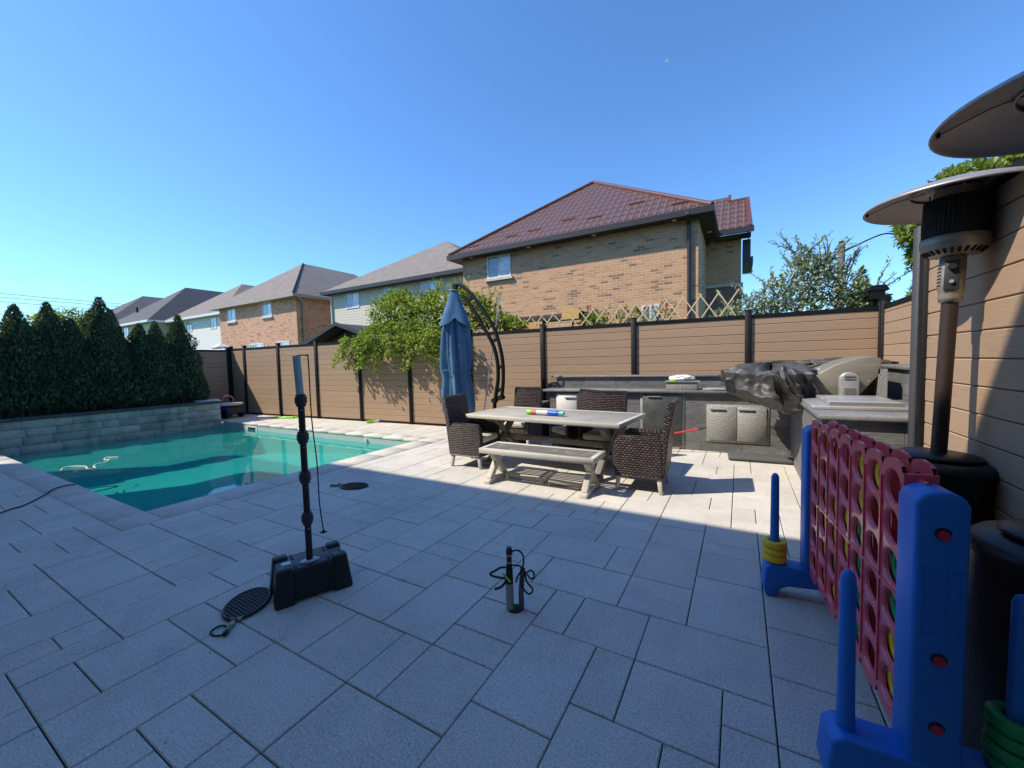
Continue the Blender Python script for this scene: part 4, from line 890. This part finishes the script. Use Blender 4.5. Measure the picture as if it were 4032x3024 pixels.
# water gun on the table
wg = empty('water_blaster', (-2.42, 5.16, .773+.035), radians(-3), 'colourful foam water blaster lying on the table', 'water toy')
def wgp(name, x0, x1, r, mat, par=None, n=20): m = MB(); m.tube([(x0,0,0),(x1,0,0)], r, n); return m.build(name, M_[mat], par or wg)
wgp('rear_cap', -.29,-.22,.036,'lime'); wgp('printed_sleeve', -.219,-.13,.034,'gun_red'); wgp('barrel', -.129,.05,.033,'gun_white'); wgp('grip', .051,.20,.037,'gun_blue',None,8); wgp('plunger', .201,.235,.028,'gun_blue'); wgp('nozzle', .236,.30,.03,'teal')
# small toys on the far side of the pool
o = empty('water_blaster', (-8.53,7.42,.04), .95, 'small lime green and blue water toy on the paving by the fence', 'water toy')
m = MB(); m.tube([(-.2,0,0),(-.02,0,0)], .035, 12); m.build('grip', M_['lime'], o); m = MB(); m.tube([(-.019,0,0),(.12,0,0)], .03, 12); m.build('barrel', M_['gun_white'], o); m = MB(); m.tube([(.121,0,0),(.22,0,0)], .035, 12); m.build('nozzle', M_['purple'], o)
o = empty('pool_noodle', (-12.0,7.1,.03), .3, 'flattened lime green float lying on the far paving by the pool', 'float')
m = MB(); m.tube(smooth_path([(-.45,-.1,0),(-.2,.02,0),(.1,.0,0),(.3,.1,0)]), .03, 8); m.tube(smooth_path([(-.4,.02,0),(-.1,-.08,0),(.25,-.02,.0)]), .028, 8); m.build('foam', M_['lime'], o)
# heap of toys in the shaded corner
o = tag(empty('ride_on_toy', (-14.15,6.5,0), .2), 'dark ride-on toy with a pale seat and red arched handle in the shaded corner', 'toy car')
m = MB(); m.box(-.5,.35,-.25,.25,.12,.36); m.build('body', M_['grey_dark'], o, bevel=.06, seg=3)
m = MB(); m.lathe([(.0,.40),(.34,.40),(.40,.44),(.36,.47),(.0,.49)], 20, (.05,0,0)); m.build('seat', M_['gun_white'], o)
m = MB(); m.tube(smooth_path([(-.02,-.18,.44),(-.0,-.17,.62),(.0,0,.70),(.0,.17,.62),(.02,.18,.44)]), .026, 10); m.build('handle', M_['toy_pink'], o)
m = MB(); m.box(-.1,.36,-.258,-.251,.2,.35); m.build('side_panel', M_['purple'], o)
for sx in (-.32,.22):
    for sy in (-.25,.25): m = MB(); m.tube([(sx,sy-.04,.13),(sx,sy+.04,.13)], .13, 18); m.build('wheel', M_['blk_plastic'], o)
o = empty('inflatable_float', (-14.1,5.75,.60), 0, 'pale oval inflatable lying on the end of the retaining wall', 'float')
m = MB(); m.lathe([(0,.0),(.3,.0),(.36,.06),(.3,.12),(.1,.10),(0,.1)], 22); x_ = m.build('ring', M_['gun_white'], o); o.location = (-13.98,5.85,.52)

# ---------------------------------------------------------------- cantilever umbrella
um = empty('cantilever_umbrella', (-4.18,6.6,0), 0, 'closed blue cantilever umbrella on a curved black double pole', 'umbrella')
def U(x, z, y=6.6): return (x+4.18, y-6.6, z)
m = MB(); m.tube(smooth_path([U(-4.86,2.90),U(-4.66,2.66),U(-4.37,2.22),U(-4.18,1.9),U(-4.085,1.56),U(-4.08,1.22),U(-4.13,.96),U(-4.18,.65),U(-4.19,.08)]), .038, 14); m.build('pole', M_['black_metal'], um)
m = MB(); m.tube(smooth_path([U(-5.04,3.14),U(-4.93,3.13),U(-4.80,3.05),U(-4.67,2.93),U(-4.44,2.66),U(-4.16,2.24),U(-4.03,1.89),U(-3.965,1.55),U(-3.965,1.2),U(-4.01,.84)]), [.03]*4*4+[.036]*21, 14) if False else m.tube(smooth_path([U(-5.04,3.14),U(-4.93,3.13),U(-4.80,3.05),U(-4.67,2.93),U(-4.44,2.66),U(-4.16,2.24),U(-4.03,1.89),U(-3.965,1.55),U(-3.965,1.2),U(-4.01,.84)]), .036, 14); m.build('arm', M_['black_metal'], um)
m = MB()
for (x_,z_) in ((-4.68,2.82),(-4.10,1.98),(-4.02,1.45),(-4.06,1.0)): m.bar(U(x_-.05,z_-.02),U(x_+.06,z_+.03),.03,.06)
m.tube([U(-4.02,.86,6.53),U(-4.02,.86,6.67)], .05, 14); m.tube([U(-4.17,.80,6.54),U(-4.17,.80,6.66)], .05, 14); m.build('link_bracket', M_['black_metal'], um)
m = MB(); m.bar(U(-4.9,.03,6.6),U(-3.5,.03,6.6),.07,.05); m.bar(U(-4.19,.031,6.0),U(-4.19,.031,7.2),.07,.05); m.build('base_cross', M_['black_metal'], um)
m = MB(); m.tube([U(-5.06,3.02),U(-5.05,3.17)], [.05,.035], 12); m.tube([U(-5.05,3.10,6.56),U(-5.05,3.10,6.64)], .05, 12); m.build('hub', M_['black_metal'], um)
cx = -5.08+4.18
def fold(a, i, z): return .97+.20*sin(7*a+z*2.5)+.13*sin(13*a+2*z)+.05*sin(23*a)
m = MB(); m.lathe([(.10,2.78),(.20,2.45),(.25,2.2),(.275,1.8),(.28,1.45),(.255,1.32),(.262,1.2),(.285,.9),(.30,.6),(.29,.56),(.05,.55)], 72, (cx,0,0), fn=fold)
cn = m.build('canopy', M_['canvas'], um)
m = MB()   # flared top cap with pointed hems
prof_ = [(.075,3.02),(.10,2.95),(.155,2.8),(.215,2.65),(.27,2.5),(.33,2.36)]
def flare(a, i, z): return 1+(.17*(i/5.)*cos(4*a+.6))
m.lathe(prof_, 64, (cx,0,0), fn=flare)
for k, v in enumerate(m.v):
    if k >= 64*5:
        a = (k-64*5)/64*2*pi; z_ = v[2]+.10*(1-abs(cos(2*a+.3)))-.07*abs(cos(2*a+.3)); m.v[k] = (v[0],v[1],z_)
m.build('top_cap', M_['canvas'], cn)
m = MB(); m.lathe([(.04,3.03),(.10,3.035),(.10,3.015),(.04,3.01)], 20, (cx,0,0)); m.build('collar', M_['steel_dull'], um)
m = MB(); m.tube([(cx+.325*cos(a*pi/12)*(1+.02*sin(7*a*pi/12)), .325*sin(a*pi/12), 1.36-.03*sin(a*pi/12)-.02*cos(a*pi/6)) for a in range(24)], .009, 6, closed=True); m.build('tie_strap', M_['canvas'], um)
m = MB(); m.tube([(-4.62,6.72,0),(-4.10,6.78,2.84)], .014, 10); tag(m.build('pool_pole', M_['alu']), 'thin silver pole leaning behind the umbrella arm', 'pole')

# ---------------------------------------------------------------- patio heaters
def heater(loc, label, tilt=(0,0), dish_tilt=(0,0), k=1):
    hr = empty('patio_heater', loc, 0, label, 'patio heater', 'patio heaters by the privacy wall')
    hr.rotation_euler = (tilt[0], tilt[1], 0)
    m = MB(); m.lathe([(0,0),(.25,0),(.255,.03),(.245,.06),(.245,.82),(.258,.835),(.262,.86),(.255,.88),(.235,.90),(.0,.905)], 40); m.build('tank_housing', M_['blk_plastic'], hr)
    m = MB(); m.lathe([(0,.906),(.17,.906),(.185,.918),(.17,.932),(.06,.94),(0,.94)], 36); m.build('housing_lid', M_['blk_plastic'], hr)
    m = MB(); m.tube([(0,0,.94),(0,0,1.84)], .036, 24); m.build('pole', M_['bronze_pole'], hr)
    m = MB(); m.lathe([(.036,1.83),(.048,1.835),(.052,1.86),(.05,1.89),(.056,1.90),(.056,2.09),(.03,2.10)], 24); cb = m.build('control_box', M_['steel'], hr)
    f = Vector((-loc[0],-loc[1],0)).normalized(); sd_ = Vector((-f.y,f.x,0))
    m = MB(); c0 = f*.052
    m.bar(c0+Vector((0,0,1.90)), c0+Vector((0,0,2.07)), .062,.02, upv=f); m.build('control_panel', M_['grey_dark'], cb, bevel=.003)
    m = MB(); p_ = f*.063+Vector((0,0,2.03)); m.tube([p_, p_+f*.022], [.02,.017], 14); m.build('knob', M_['blk_plastic'], cb)
    m = MB(); p_ = f*.063+Vector((0,0,1.945)); m.tube([p_, p_+f*.014], .010, 12); m.build('igniter_button', M_['alu'], cb)
    m = MB(); 
    for q in range(6): z_ = 1.93+q*.02; m.bar(sd_*-.045+f*.035+Vector((0,0,z_)), sd_*-.058+f*-.0+Vector((0,0,z_)), .004,.006)
    m.build('vent_slots', M_['black_metal'], cb)
    m = MB(); m.lathe([(.05,2.095),(.105,2.105),(.135,2.13),(.145,2.16),(.145,2.20),(.138,2.205)], 40); er = m.build('burner_bowl', M_['steel'], hr)
    m = MB()
    for q in range(26): a = q*2*pi/26; m.bar((.108*cos(a),.108*sin(a),2.104),(.134*cos(a),.134*sin(a),2.127),.012,.006)
    m.build('slots', M_['black_metal'], er)
    m = MB(); m.lathe([(.134,2.206),(.134,2.42),(.10,2.43)], 48)
    for q in range(48): a = q*2*pi/48; m.tube([(.137*cos(a),.137*sin(a),2.205),(.137*cos(a),.137*sin(a),2.42)], .0025, 4, caps=False)
    for q in range(16): z_ = 2.215+q*.0133; m.tube([(.137*cos(a*pi/16),.137*sin(a*pi/16),z_) for a in range(32)], .0022, 4, closed=True)
    m.build('burner_screen', M_['mesh_blk'], hr)
    m = MB(); m.lathe([(.10,2.43),(.10,2.475)], 24)
    for q in range(3): a = q*2*pi/3+.4; m.tube([(.12*cos(a),.12*sin(a),2.42),(.12*cos(a),.12*sin(a),2.478)], .005, 6)
    m.build('stand_off', M_['steel'], hr)
    m = MB(); m.lathe([(0,2.51),(.12,2.507),(.26,2.48),(.36,2.445),(.405,2.42),(.413,2.408),(.407,2.404),(.40,2.412),(.355,2.435),(.25,2.468),(.12,2.49),(0,2.492)], 64)
    ds = m.build('reflector_dish', M_['dish'], hr)
    for q in range(3):
        m = MB(); a = q*2*pi/3+.9; m.tube([(.13*cos(a),.13*sin(a),2.484),(.26*cos(a),.26*sin(a),2.460),(.395*cos(a),.395*sin(a),2.408)], .0022, 5)
        m.tube([(.39*cos(a),.39*sin(a),2.40),(.39*cos(a),.39*sin(a),2.425)], .006, 8); m.build('dish_seam', M_['black_metal'], ds)
    m = MB(); m.tube([(.20*cos(a*pi/18),.20*sin(a*pi/18),2.470) for a in range(36)], .006, 6, closed=True); m.build('dish_ring', M_['steel'], ds)
    return hr
heater((1.02,3.34,0), 'steel patio heater with mushroom dish beside the granite slab', (0,radians(1.6)))
h2_ = heater((.985,2.07,0), 'nearer patio heater with its shaded dish cut by the right edge', (radians(-.5),radians(.8)))
h2_.scale = (.975,.975,.975)

# ---------------------------------------------------------------- giant four in a row game
GO = Vector((.483,2.42,0)); gx = Vector((.105,-.9945,0)); grot = atan2(gx.y, gx.x)
gm = empty('four_in_a_row_game', GO, grot, 'giant connect game with a red grid between two blue towers', 'garden game')
NCOL, NROW = 7, 6
PX_, PZ_ = .160, .151; X0 = -PX_*3.5; Z0 = .225
HR = .062; off = .046
def gridplate(side):
    mb = MB(); th = .012; y0 = off*side; y1 = (off-th)*side; yh = (off-.016)*side
    K = 32
    for i in range(NCOL):
        for j in range(NROW):
            cx_, cz_ = X0+PX_*(i+.5), Z0+PZ_*(j+.5); o_ = []; n_ = []; rim = []; inr = []; ny = []
            for q in range(K):
                a = 2*pi*(q+.5)/K; ca, sa = cos(a), sin(a); s_ = 1/max(abs(ca),abs(sa)); ox, oz = ca*s_*PX_/2, sa*s_*PZ_/2
                if j == NROW-1 and oz > PZ_/2-1e-6: oz += .030*max(0,1-(ox/(PX_/2))**2)**.55
                if j == 0 and oz < -PZ_/2+1e-6: oz -= .040*sqrt(max(0,1-(ox/(PX_/2))**2))
                o_.append((cx_+ox, y0, cz_+oz)); inr.append((cx_+HR*ca*1.13, y0, cz_+HR*sa*1.13)); rim.append((cx_+HR*ca, y0-.007*side, cz_+HR*sa)); n_.append((cx_+HR*.94*ca, yh, cz_+HR*.94*sa))
                ny.append((cx_+ox, y1, cz_+oz))
            bs = len(mb.v); vs = o_+inr+rim+n_+ny
            fs = []
            for q in range(K):
                r_ = (q+1)%K
                fs += [(q,r_,K+r_,K+q),(K+q,K+r_,2*K+r_,2*K+q),(2*K+q,2*K+r_,3*K+r_,3*K+q),(3*K+q,3*K+r_,4*K+r_,4*K+q)]
                zq = vs[q][2]; edge = (j == NROW-1 and vs[q][2] > cz_+PZ_/2-1e-6 and vs[r_][2] > cz_+PZ_/2-1e-6) or (j == 0 and vs[q][2] < cz_-PZ_/2+1e-6 and vs[r_][2] < cz_-PZ_/2+1e-6)
                if edge: fs.append((q,r_,4*K+r_,4*K+q))
            mb.add(vs, fs, 0, .5, False)
    for i in range(0, NCOL+1):     # raised ribs between the columns
        x_ = X0+PX_*i
        if 0 < i < NCOL:
            for j in range(NROW-1):
                pass
            mb.box(x_-.005,x_+.005, min(y0,y0+.006*side), max(y0,y0+.006*side), Z0+.03, Z0+PZ_*3-.01); mb.box(x_-.005,x_+.005, min(y0,y0+.006*side), max(y0,y0+.006*side), Z0+PZ_*3+.01, Z0+PZ_*6-.05)
    mb.box(X0, -X0, min(y0,y0+.004*side), max(y0,y0+.004*side), Z0+PZ_*3-.004, Z0+PZ_*3+.004)
    return mb
for sd__ in (-1,1): gridplate(sd__).build('grid_face', M_['toy_red'], gm)
m = MB()
for x_ in (X0, -X0): m.box(x_-.006,x_+.006,-off,off,Z0-.0,Z0+PZ_*6-.004)
for i in range(1,NCOL): m.box(X0+PX_*i-.003,X0+PX_*i+.003,-.016,.016,Z0,Z0+PZ_*6-.03)
m.box(X0,-X0,-.03,.03,Z0-.02,Z0-.012); m.tube([(-X0,0,1.10),(-X0+.05,0,1.10)], .012, 12); m.build('divider', M_['toy_red'], gm)
CXT = .638
def tower(sx):
    mb = MB(); w_ = .067; x0, x1 = CXT-.062, CXT+.062
    pf = [(-w_,.10),(w_,.10),(w_,1.065),(w_*.8,1.092),(w_*.35,1.105),(-w_*.35,1.105),(-w_*.8,1.092),(-w_,1.065)]
    a, b_ = (x0,x1) if sx > 0 else (-x1,-x0)
    mb.prism(pf, a, b_, 'x'); t_ = mb.build('tower', M_['toy_blue'], gm, bevel=.014, seg=3)
    mb = MB(); fo = [(-.27,0),(-.21,0),(-.195,.055),(-.15,.08),(0,.09),(.15,.08),(.195,.055),(.21,0),(.27,0),(.285,.06),(.272,.19),(.24,.215),(.10,.205),(.0,.20),(-.10,.205),(-.24,.215),(-.272,.19),(-.285,.06)]
    fo = [(p if abs(p) > .1 or q > .15 else p, q) for p, q in fo]
    mb.prism(fo, a-.006, b_+.006, 'x'); mb.build('foot', M_['toy_blue'], gm, bevel=.012, seg=3)
    xm = (a+b_)/2
    for s_ in (-1,1):
        mb = MB(); y_ = .215*s_; mb.tube([(xm,y_,.17),(xm,y_,.30),(xm,y_,.76),(xm,y_,.78),(xm,y_,.79)], [.030,.026,.0225,.017,.006], 20); mb.build('peg', M_['toy_blue'], gm)
    e_ = b_ if sx > 0 else a; q_ = 1 if sx > 0 else -1
    mb = MB()
    for yy in (-.031,.031):
        f_ = lambda v: v
        for (ya,yb_,za,zb) in ((-.019,-.0155,.64,.86),(.0155,.019,.64,.86),(-.019,.019,.64,.6435),(-.019,.019,.8565,.86)):
            mb.box(min(e_,e_+.003*q_),max(e_,e_+.003*q_),yy+ya,yy+yb_,za,zb)
    mb.build('moulded_panel', M_['toy_blue'], t_)
    for z_ in (.975,.565,.335):
        mb = MB(); mb.tube([(e_+.0005*q_,0,z_),(e_+.0015*q_,0,z_)], .021, 24, 0); mb.build('bolt_hole', M_['blk_plastic'], t_)
        mb = MB(); mb.tube([(e_,0,z_-.004),(e_+.008*q_,0,z_-.004)], .0155, 20); mb.build('bolt', M_['toy_knob'], t_)
    return t_
tower(1); tower(-1)
def ring_mesh(R_, r_, hgt):
    m = MB(); m.lathe([(r_,-hgt/2+.004),(r_+.005,-hgt/2),(R_-.008,-hgt/2),(R_,-hgt/2+.007),(R_,hgt/2-.007),(R_-.008,hgt/2),(r_+.005,hgt/2),(r_,hgt/2-.004),(r_,-hgt/2+.004)], 40); return m
rm = {}
for k_, mt in (('y','toy_yellow'),('g','toy_green')):
    o = ring_mesh(.069,.034,.044).build('game_ring', M_[mt]); rm[k_] = o
used = set()
def ring(kind, loc, rot, label, group):
    if kind in used: o = rm[kind].copy(); col.objects.link(o)
    else: o = rm[kind]; used.add(kind)
    o.location = loc; o.rotation_euler = rot; return tag(o, label, 'ring', group)
board = ['ggggyy','yyyy..','ygyy..','yyyy..','gggg'.replace('gggg','ggg')+'gyy'[0:0]+'gyy'[1:],'.....y','yygg..']
board[4] = 'ggggyy'
cname = ['farthest','second','third','fourth','fifth','sixth','nearest']; rname = ['bottom','second lowest','third lowest','third highest','second highest','top']
Rg = Matrix.Rotation(grot, 4, 'Z')
for i, cstr in enumerate(board):
    for j, ch_ in enumerate(cstr):
        if ch_ == '.': continue
        p = GO+Rg @ Vector((X0+PX_*(i+.5), 0, Z0+PZ_*(j+.5)))
        ring(ch_, p, (pi/2, 0, grot), '%s ring in the %s hole of the %s column of the red grid' % ('yellow' if ch_ == 'y' else 'green', rname[j], cname[i]), 'rings dropped into the red grid')
rng = random.Random(1)
for k in range(3):
    p = GO+Rg @ Vector((-CXT, -.215, .238+k*.0455)); ring('y', p, (rng.uniform(-.03,.03),rng.uniform(-.03,.03),0), 'yellow ring stacked on the far left blue peg, %s one' % ('bottom','middle','top')[k], 'rings on the pegs')
for k in range(4):
    p = GO+Rg @ Vector((CXT, .215, .238+k*.0455)); ring('g', p+Vector((rng.uniform(-.004,.004),0,0)), (rng.uniform(-.03,.03),rng.uniform(-.03,.03),0), 'green ring stacked on the near right blue peg, %s of four' % ('bottom','second from bottom','third from bottom','top')[k], 'rings on the pegs')

# ---------------------------------------------------------------- table tennis style net stand
st = empty('net_stand', (-2.566,1.62,0), radians(66), 'telescopic black pole on a weighted black plastic base', 'pole stand')
m = MB(); bm_ = MB()
# base: rounded block, long axis roughly across the view
BX, BY = .010, .062
def frus(m, x0, x1, y0, y1, z0, z1, ix0, ix1, iy0, iy1):
    m.add([(x0,y0,z0),(x1,y0,z0),(x1,y1,z0),(x0,y1,z0),(x0+ix0,y0+iy0,z1),(x1-ix1,y0+iy0,z1),(x1-ix1,y1-iy1,z1),(x0+ix0,y1-iy1,z1)], [(3,2,1,0),(4,5,6,7),(0,1,5,4),(1,2,6,5),(2,3,7,6),(3,0,4,7)])
wb = MB()
frus(wb, BX-.232,BX+.232,BY-.168,BY+.168,.022,.216,.022,.022,.036,.036)
for sx in (-1,1):
    for sy in (-1,1):
        x0, x1 = (BX+.115, BX+.242) if sx > 0 else (BX-.242, BX-.115); y0, y1 = (BY+.055, BY+.18) if sy > 0 else (BY-.18, BY-.055)
        frus(wb, x0,x1,y0,y1,0,.234, .026 if sx < 0 else .012, .026 if sx > 0 else .012, .040 if sy < 0 else .01, .040 if sy > 0 else .01)
wb.build('weighted_base', M_['blk_plastic'], st, bevel=.016, seg=3)
for sx in (-1,1):
    for sy in (-1,1):
        m = MB(); m.tube(smooth_path([(BX+sx*.103, BY+sy*.045, .212),(BX+sx*.104, BY+sy*.112,.214),(BX+sx*.106, BY+sy*.14,.14),(BX+sx*.108, BY+sy*.165,.05)]), .010, 8); m.build('strap_groove', M_['blk_plastic'], st)
m = MB(); m.lathe([(0,.215),(.045,.215),(.045,.221),(.03,.232),(0,.232)], 20); o = m.build('socket_plate', M_['silver_lbl'], st); o.scale = (1.5,.75,1); 
m = MB(); m.box(-.165,-.11,BY-.03,BY+.02,.2165,.219); m.build('label_sticker', M_['silver_lbl'], st)
m = MB(); m.tube([(0,0,.23),(0,0,1.30)], .021, 20); m.build('pole', M_['blk_plastic'], st)
m = MB(); m.tube([(-.0,0,1.30),(-.012,0,1.625)], .024, 20); m.build('top_tube', M_['teal_tube'], st)
for z_ in (.515,.80,1.075,1.325):
    m = MB(); m.lathe([(.021,-.042),(.030,-.04),(.032,-.022),(.038,-.018),(.038,.022),(.032,.028),(.032,.04),(.022,.044)], 10, (0,0,z_), smooth=False); m.build('clamp_collar', M_['grey_dark'], st)
    m = MB(); m.tube([(.0,-.023,z_-.065),(.0,-.019,z_-.065)], .004, 8); m.build('pin', M_['alu'], st)
m = MB(); m.tube(smooth_path([(-.012,0,1.625),(.02,-.005,1.63),(.046,-.012,1.625),(.056,-.015,1.60),(.057,-.015,1.2),(.075,-.015,.9),(.078,-.015,.6),(.094,-.015,.41)]), .004, 6)
m.tube([(.094,-.015,.41),(.094,-.015,.392)], .011, 8); m.tube([(.07,-.015,.40),(.115,-.015,.395)], .005, 6); m.build('elastic_cord', M_['rope_blk'], st)

# ---------------------------------------------------------------- rackets
def racket(loc, rz, label, R_=.122):
    rk = empty('paddle_racket', loc, rz, label, 'racket', 'black rackets on the paving')
    m = MB(); m.tube([(R_*1.4*cos(a*pi/20), R_*sin(a*pi/20), .014) for a in range(40)], .009, 8, closed=True); m.build('rim', M_['blk_plastic'], rk)
    m = MB(); n_ = 13; A_ = R_*1.4
    for s_ in (-1,1):
        d = Vector((cos(s_*pi/4), sin(s_*pi/4), 0)); nn = Vector((-d.y,d.x,0))
        for k in range(-n_,n_+1):
            o0 = nn*(k*.021)
            # chord of the ellipse x2/A2 + y2/R2 = 1
            qa = (d.x/A_)**2+(d.y/R_)**2; qb = 2*(o0.x*d.x/A_**2+o0.y*d.y/R_**2); qc = (o0.x/A_)**2+(o0.y/R_)**2-1; di = qb*qb-4*qa*qc
            if di <= 0: continue
            t1, t2 = (-qb-sqrt(di))/(2*qa), (-qb+sqrt(di))/(2*qa); zz = Vector((0,0,.0155+.0005*s_))
            m.bar(o0+d*t1+zz, o0+d*t2+zz, .0045,.007)
    m.build('string_bed', M_['blk_plastic'], rk)
    m = MB(); m.lathe([(0,.004),(R_*.98,.004),(R_*.98,.006),(0,.006)], 36); m.v = [(x*1.4,y,z) for x,y,z in m.v]; m.build('face', M_['steel_dull'], rk)
    m = MB(); m.tube([(-R_*1.3,.035,.014),(-R_*1.55,.010,.017),(-R_*1.7,0,.018),(-R_*2.45,0,.018)], [.008,.012,.014,.015], 12); m.tube([(-R_*1.3,-.035,.014),(-R_*1.55,-.010,.017)], [.008,.012], 10); m.build('handle', M_['camo'], rk)
    m = MB(); m.tube([(-R_*2.45,0,.018),(-R_*2.62,0,.018)], [.016,.014], 12); m.build('end_cap', M_['blk_plastic'], rk)
    m = MB(); m.tube(smooth_path([(-R_*2.5,.01,.008),(-R_*2.45,.06,.006),(-R_*2.1,.10,.006),(-R_*1.75,.085,.006),(-R_*1.7,.05,.006),(-R_*1.95,.02,.006)]), .005, 6); m.build('wrist_loop', M_['rope_blk'], rk)
    return rk
def camo():
    n = NM('camouflage rubber'); o = n.obj(); n.set(Base_Color=n.ramp(n.noise(o, 32, 2), [(.42,(.06,.08,.04)),(.5,(.22,.25,.15)),(.6,(.45,.45,.36))]), Roughness=.7); return n.m
M_['camo'] = camo()
racket((-2.80,1.325,0), radians(133), 'round black paddle racket with camouflage grip in front of the pole stand')
racket((-4.28,3.355,0), radians(24), 'round black paddle racket lying at the edge of the pool shade')

# ---------------------------------------------------------------- capped conduit stub with cable
pc = empty('cable_stub', (-1.246,2.085,0), 0, 'short upright conduit with looped black cable rising from the pavers', 'cable stub')
m = MB(); m.tube([(0,0,-.02),(-.001,0,.168)], .0245, 16); m.build('conduit', M_['conc'], pc)
m = MB(); m.tube([(.066,.03,-.02),(.064,.03,.10),(.076,.035,.262)], [.017,.0165,.016], 14); m.build('grey_pipe', M_['grey_pvc'], pc)
m = MB(); m.tube([(-.001,0,.166),(0,0,.23),(.001,0,.292)], [.024,.022,.018], 14); m.build('taped_wrap', M_['rope_blk'], pc)
m = MB(); m.tube([(.001,0,.293),(.002,0,.345)], .0165, 16); m.build('connector', M_['maroon_cap'], pc)
m = MB(); m.tube([(.002,0,.346),(.003,0,.352)], .018, 16); m.tube([(.001,0,.298),(.001,0,.303)], .0175, 16); m.build('washer', M_['gun_white'], pc)
m = MB(); m.tube([(.003,0,.353),(.003,0,.362),(.003,0,.392),(.003,0,.396)], [.021,.0205,.0175,.014], 18); m.build('screw_cap', M_['maroon_cap'], pc)
m = MB()
m.tube(smooth_path([(.02,.0,.37),(.05,.005,.385),(.085,.01,.375),(.098,.012,.33),(.085,.012,.27),(.055,.012,.22),(.045,0,.18)]), .0055, 8)
m.tube(smooth_path([(0,-.02,.275),(-.05,-.02,.262),(-.10,-.02,.225),(-.13,-.02,.205),(-.115,-.02,.192),(-.06,-.02,.195),(-.02,-.02,.20)]), .007, 8)
m.tube(smooth_path([(-.01,-.02,.195),(-.03,-.02,.16),(-.055,-.025,.135),(-.09,-.03,.118)]), [.008]*13, 8)
m.tube(smooth_path([(.02,.01,.28),(.06,.012,.285),(.10,.012,.27),(.115,.012,.20),(.15,.015,.165),(.15,.015,.14),(.12,.015,.12),(.085,.01,.16),(.08,.01,.2),(.11,.01,.245),(.14,.012,.275),(.165,.012,.265),(.165,.012,.235),(.14,.012,.225),(.12,.012,.245)]), .0055, 8)
m.build('looped_cable', M_['rope_blk'], pc)
m = MB(); m.bar((-.03,-.029,.235),(.025,-.031,.193),.016,.002,upv=(0,1,0)); m.build('yellow_tag', M_['lime'], pc)
m = MB(); m.lathe([(.0,.002),(.04,.002),(.05,.0015)], 14, (.03,.012,0)); m.build('cut_hole', M_['joint'], pc)

# ---------------------------------------------------------------- daytime moon
o = MB(); n_ = 24; R_ = 9
d = (fwd*1572+r2*(2628-2016)-u2*(243-1512)).normalized()
mo = bpy.data.meshes.new('moon'); bmm = bmesh.new(); bmesh.ops.create_uvsphere(bmm, u_segments=32, v_segments=16, radius=9)
bmm.to_mesh(mo); bmm.free()
for p in mo.polygons: p.use_smooth = True
nmn = NM('pale moon rock'); nmn.set(Base_Color=(.6,.66,.75,1), Roughness=1); em = nmn.n('Emission', {'Color': (.11,.25,.68,1), 'Strength': .0})
trn = nmn.n('BsdfTransparent'); mx = nmn.n('MixShader', {0: .35, 1: trn.outputs[0], 2: nmn.b.outputs[0]}); nmn.l(mx.outputs[0], nmn.t.nodes['Material Output'].inputs[0])
mo.materials.append(nmn.m); o = bpy.data.objects.new('moon', mo); col.objects.link(o); o.location = Vector((0,0,1.55))+d*2400
tag(o, 'faint pale daytime moon high in the blue sky', 'moon')
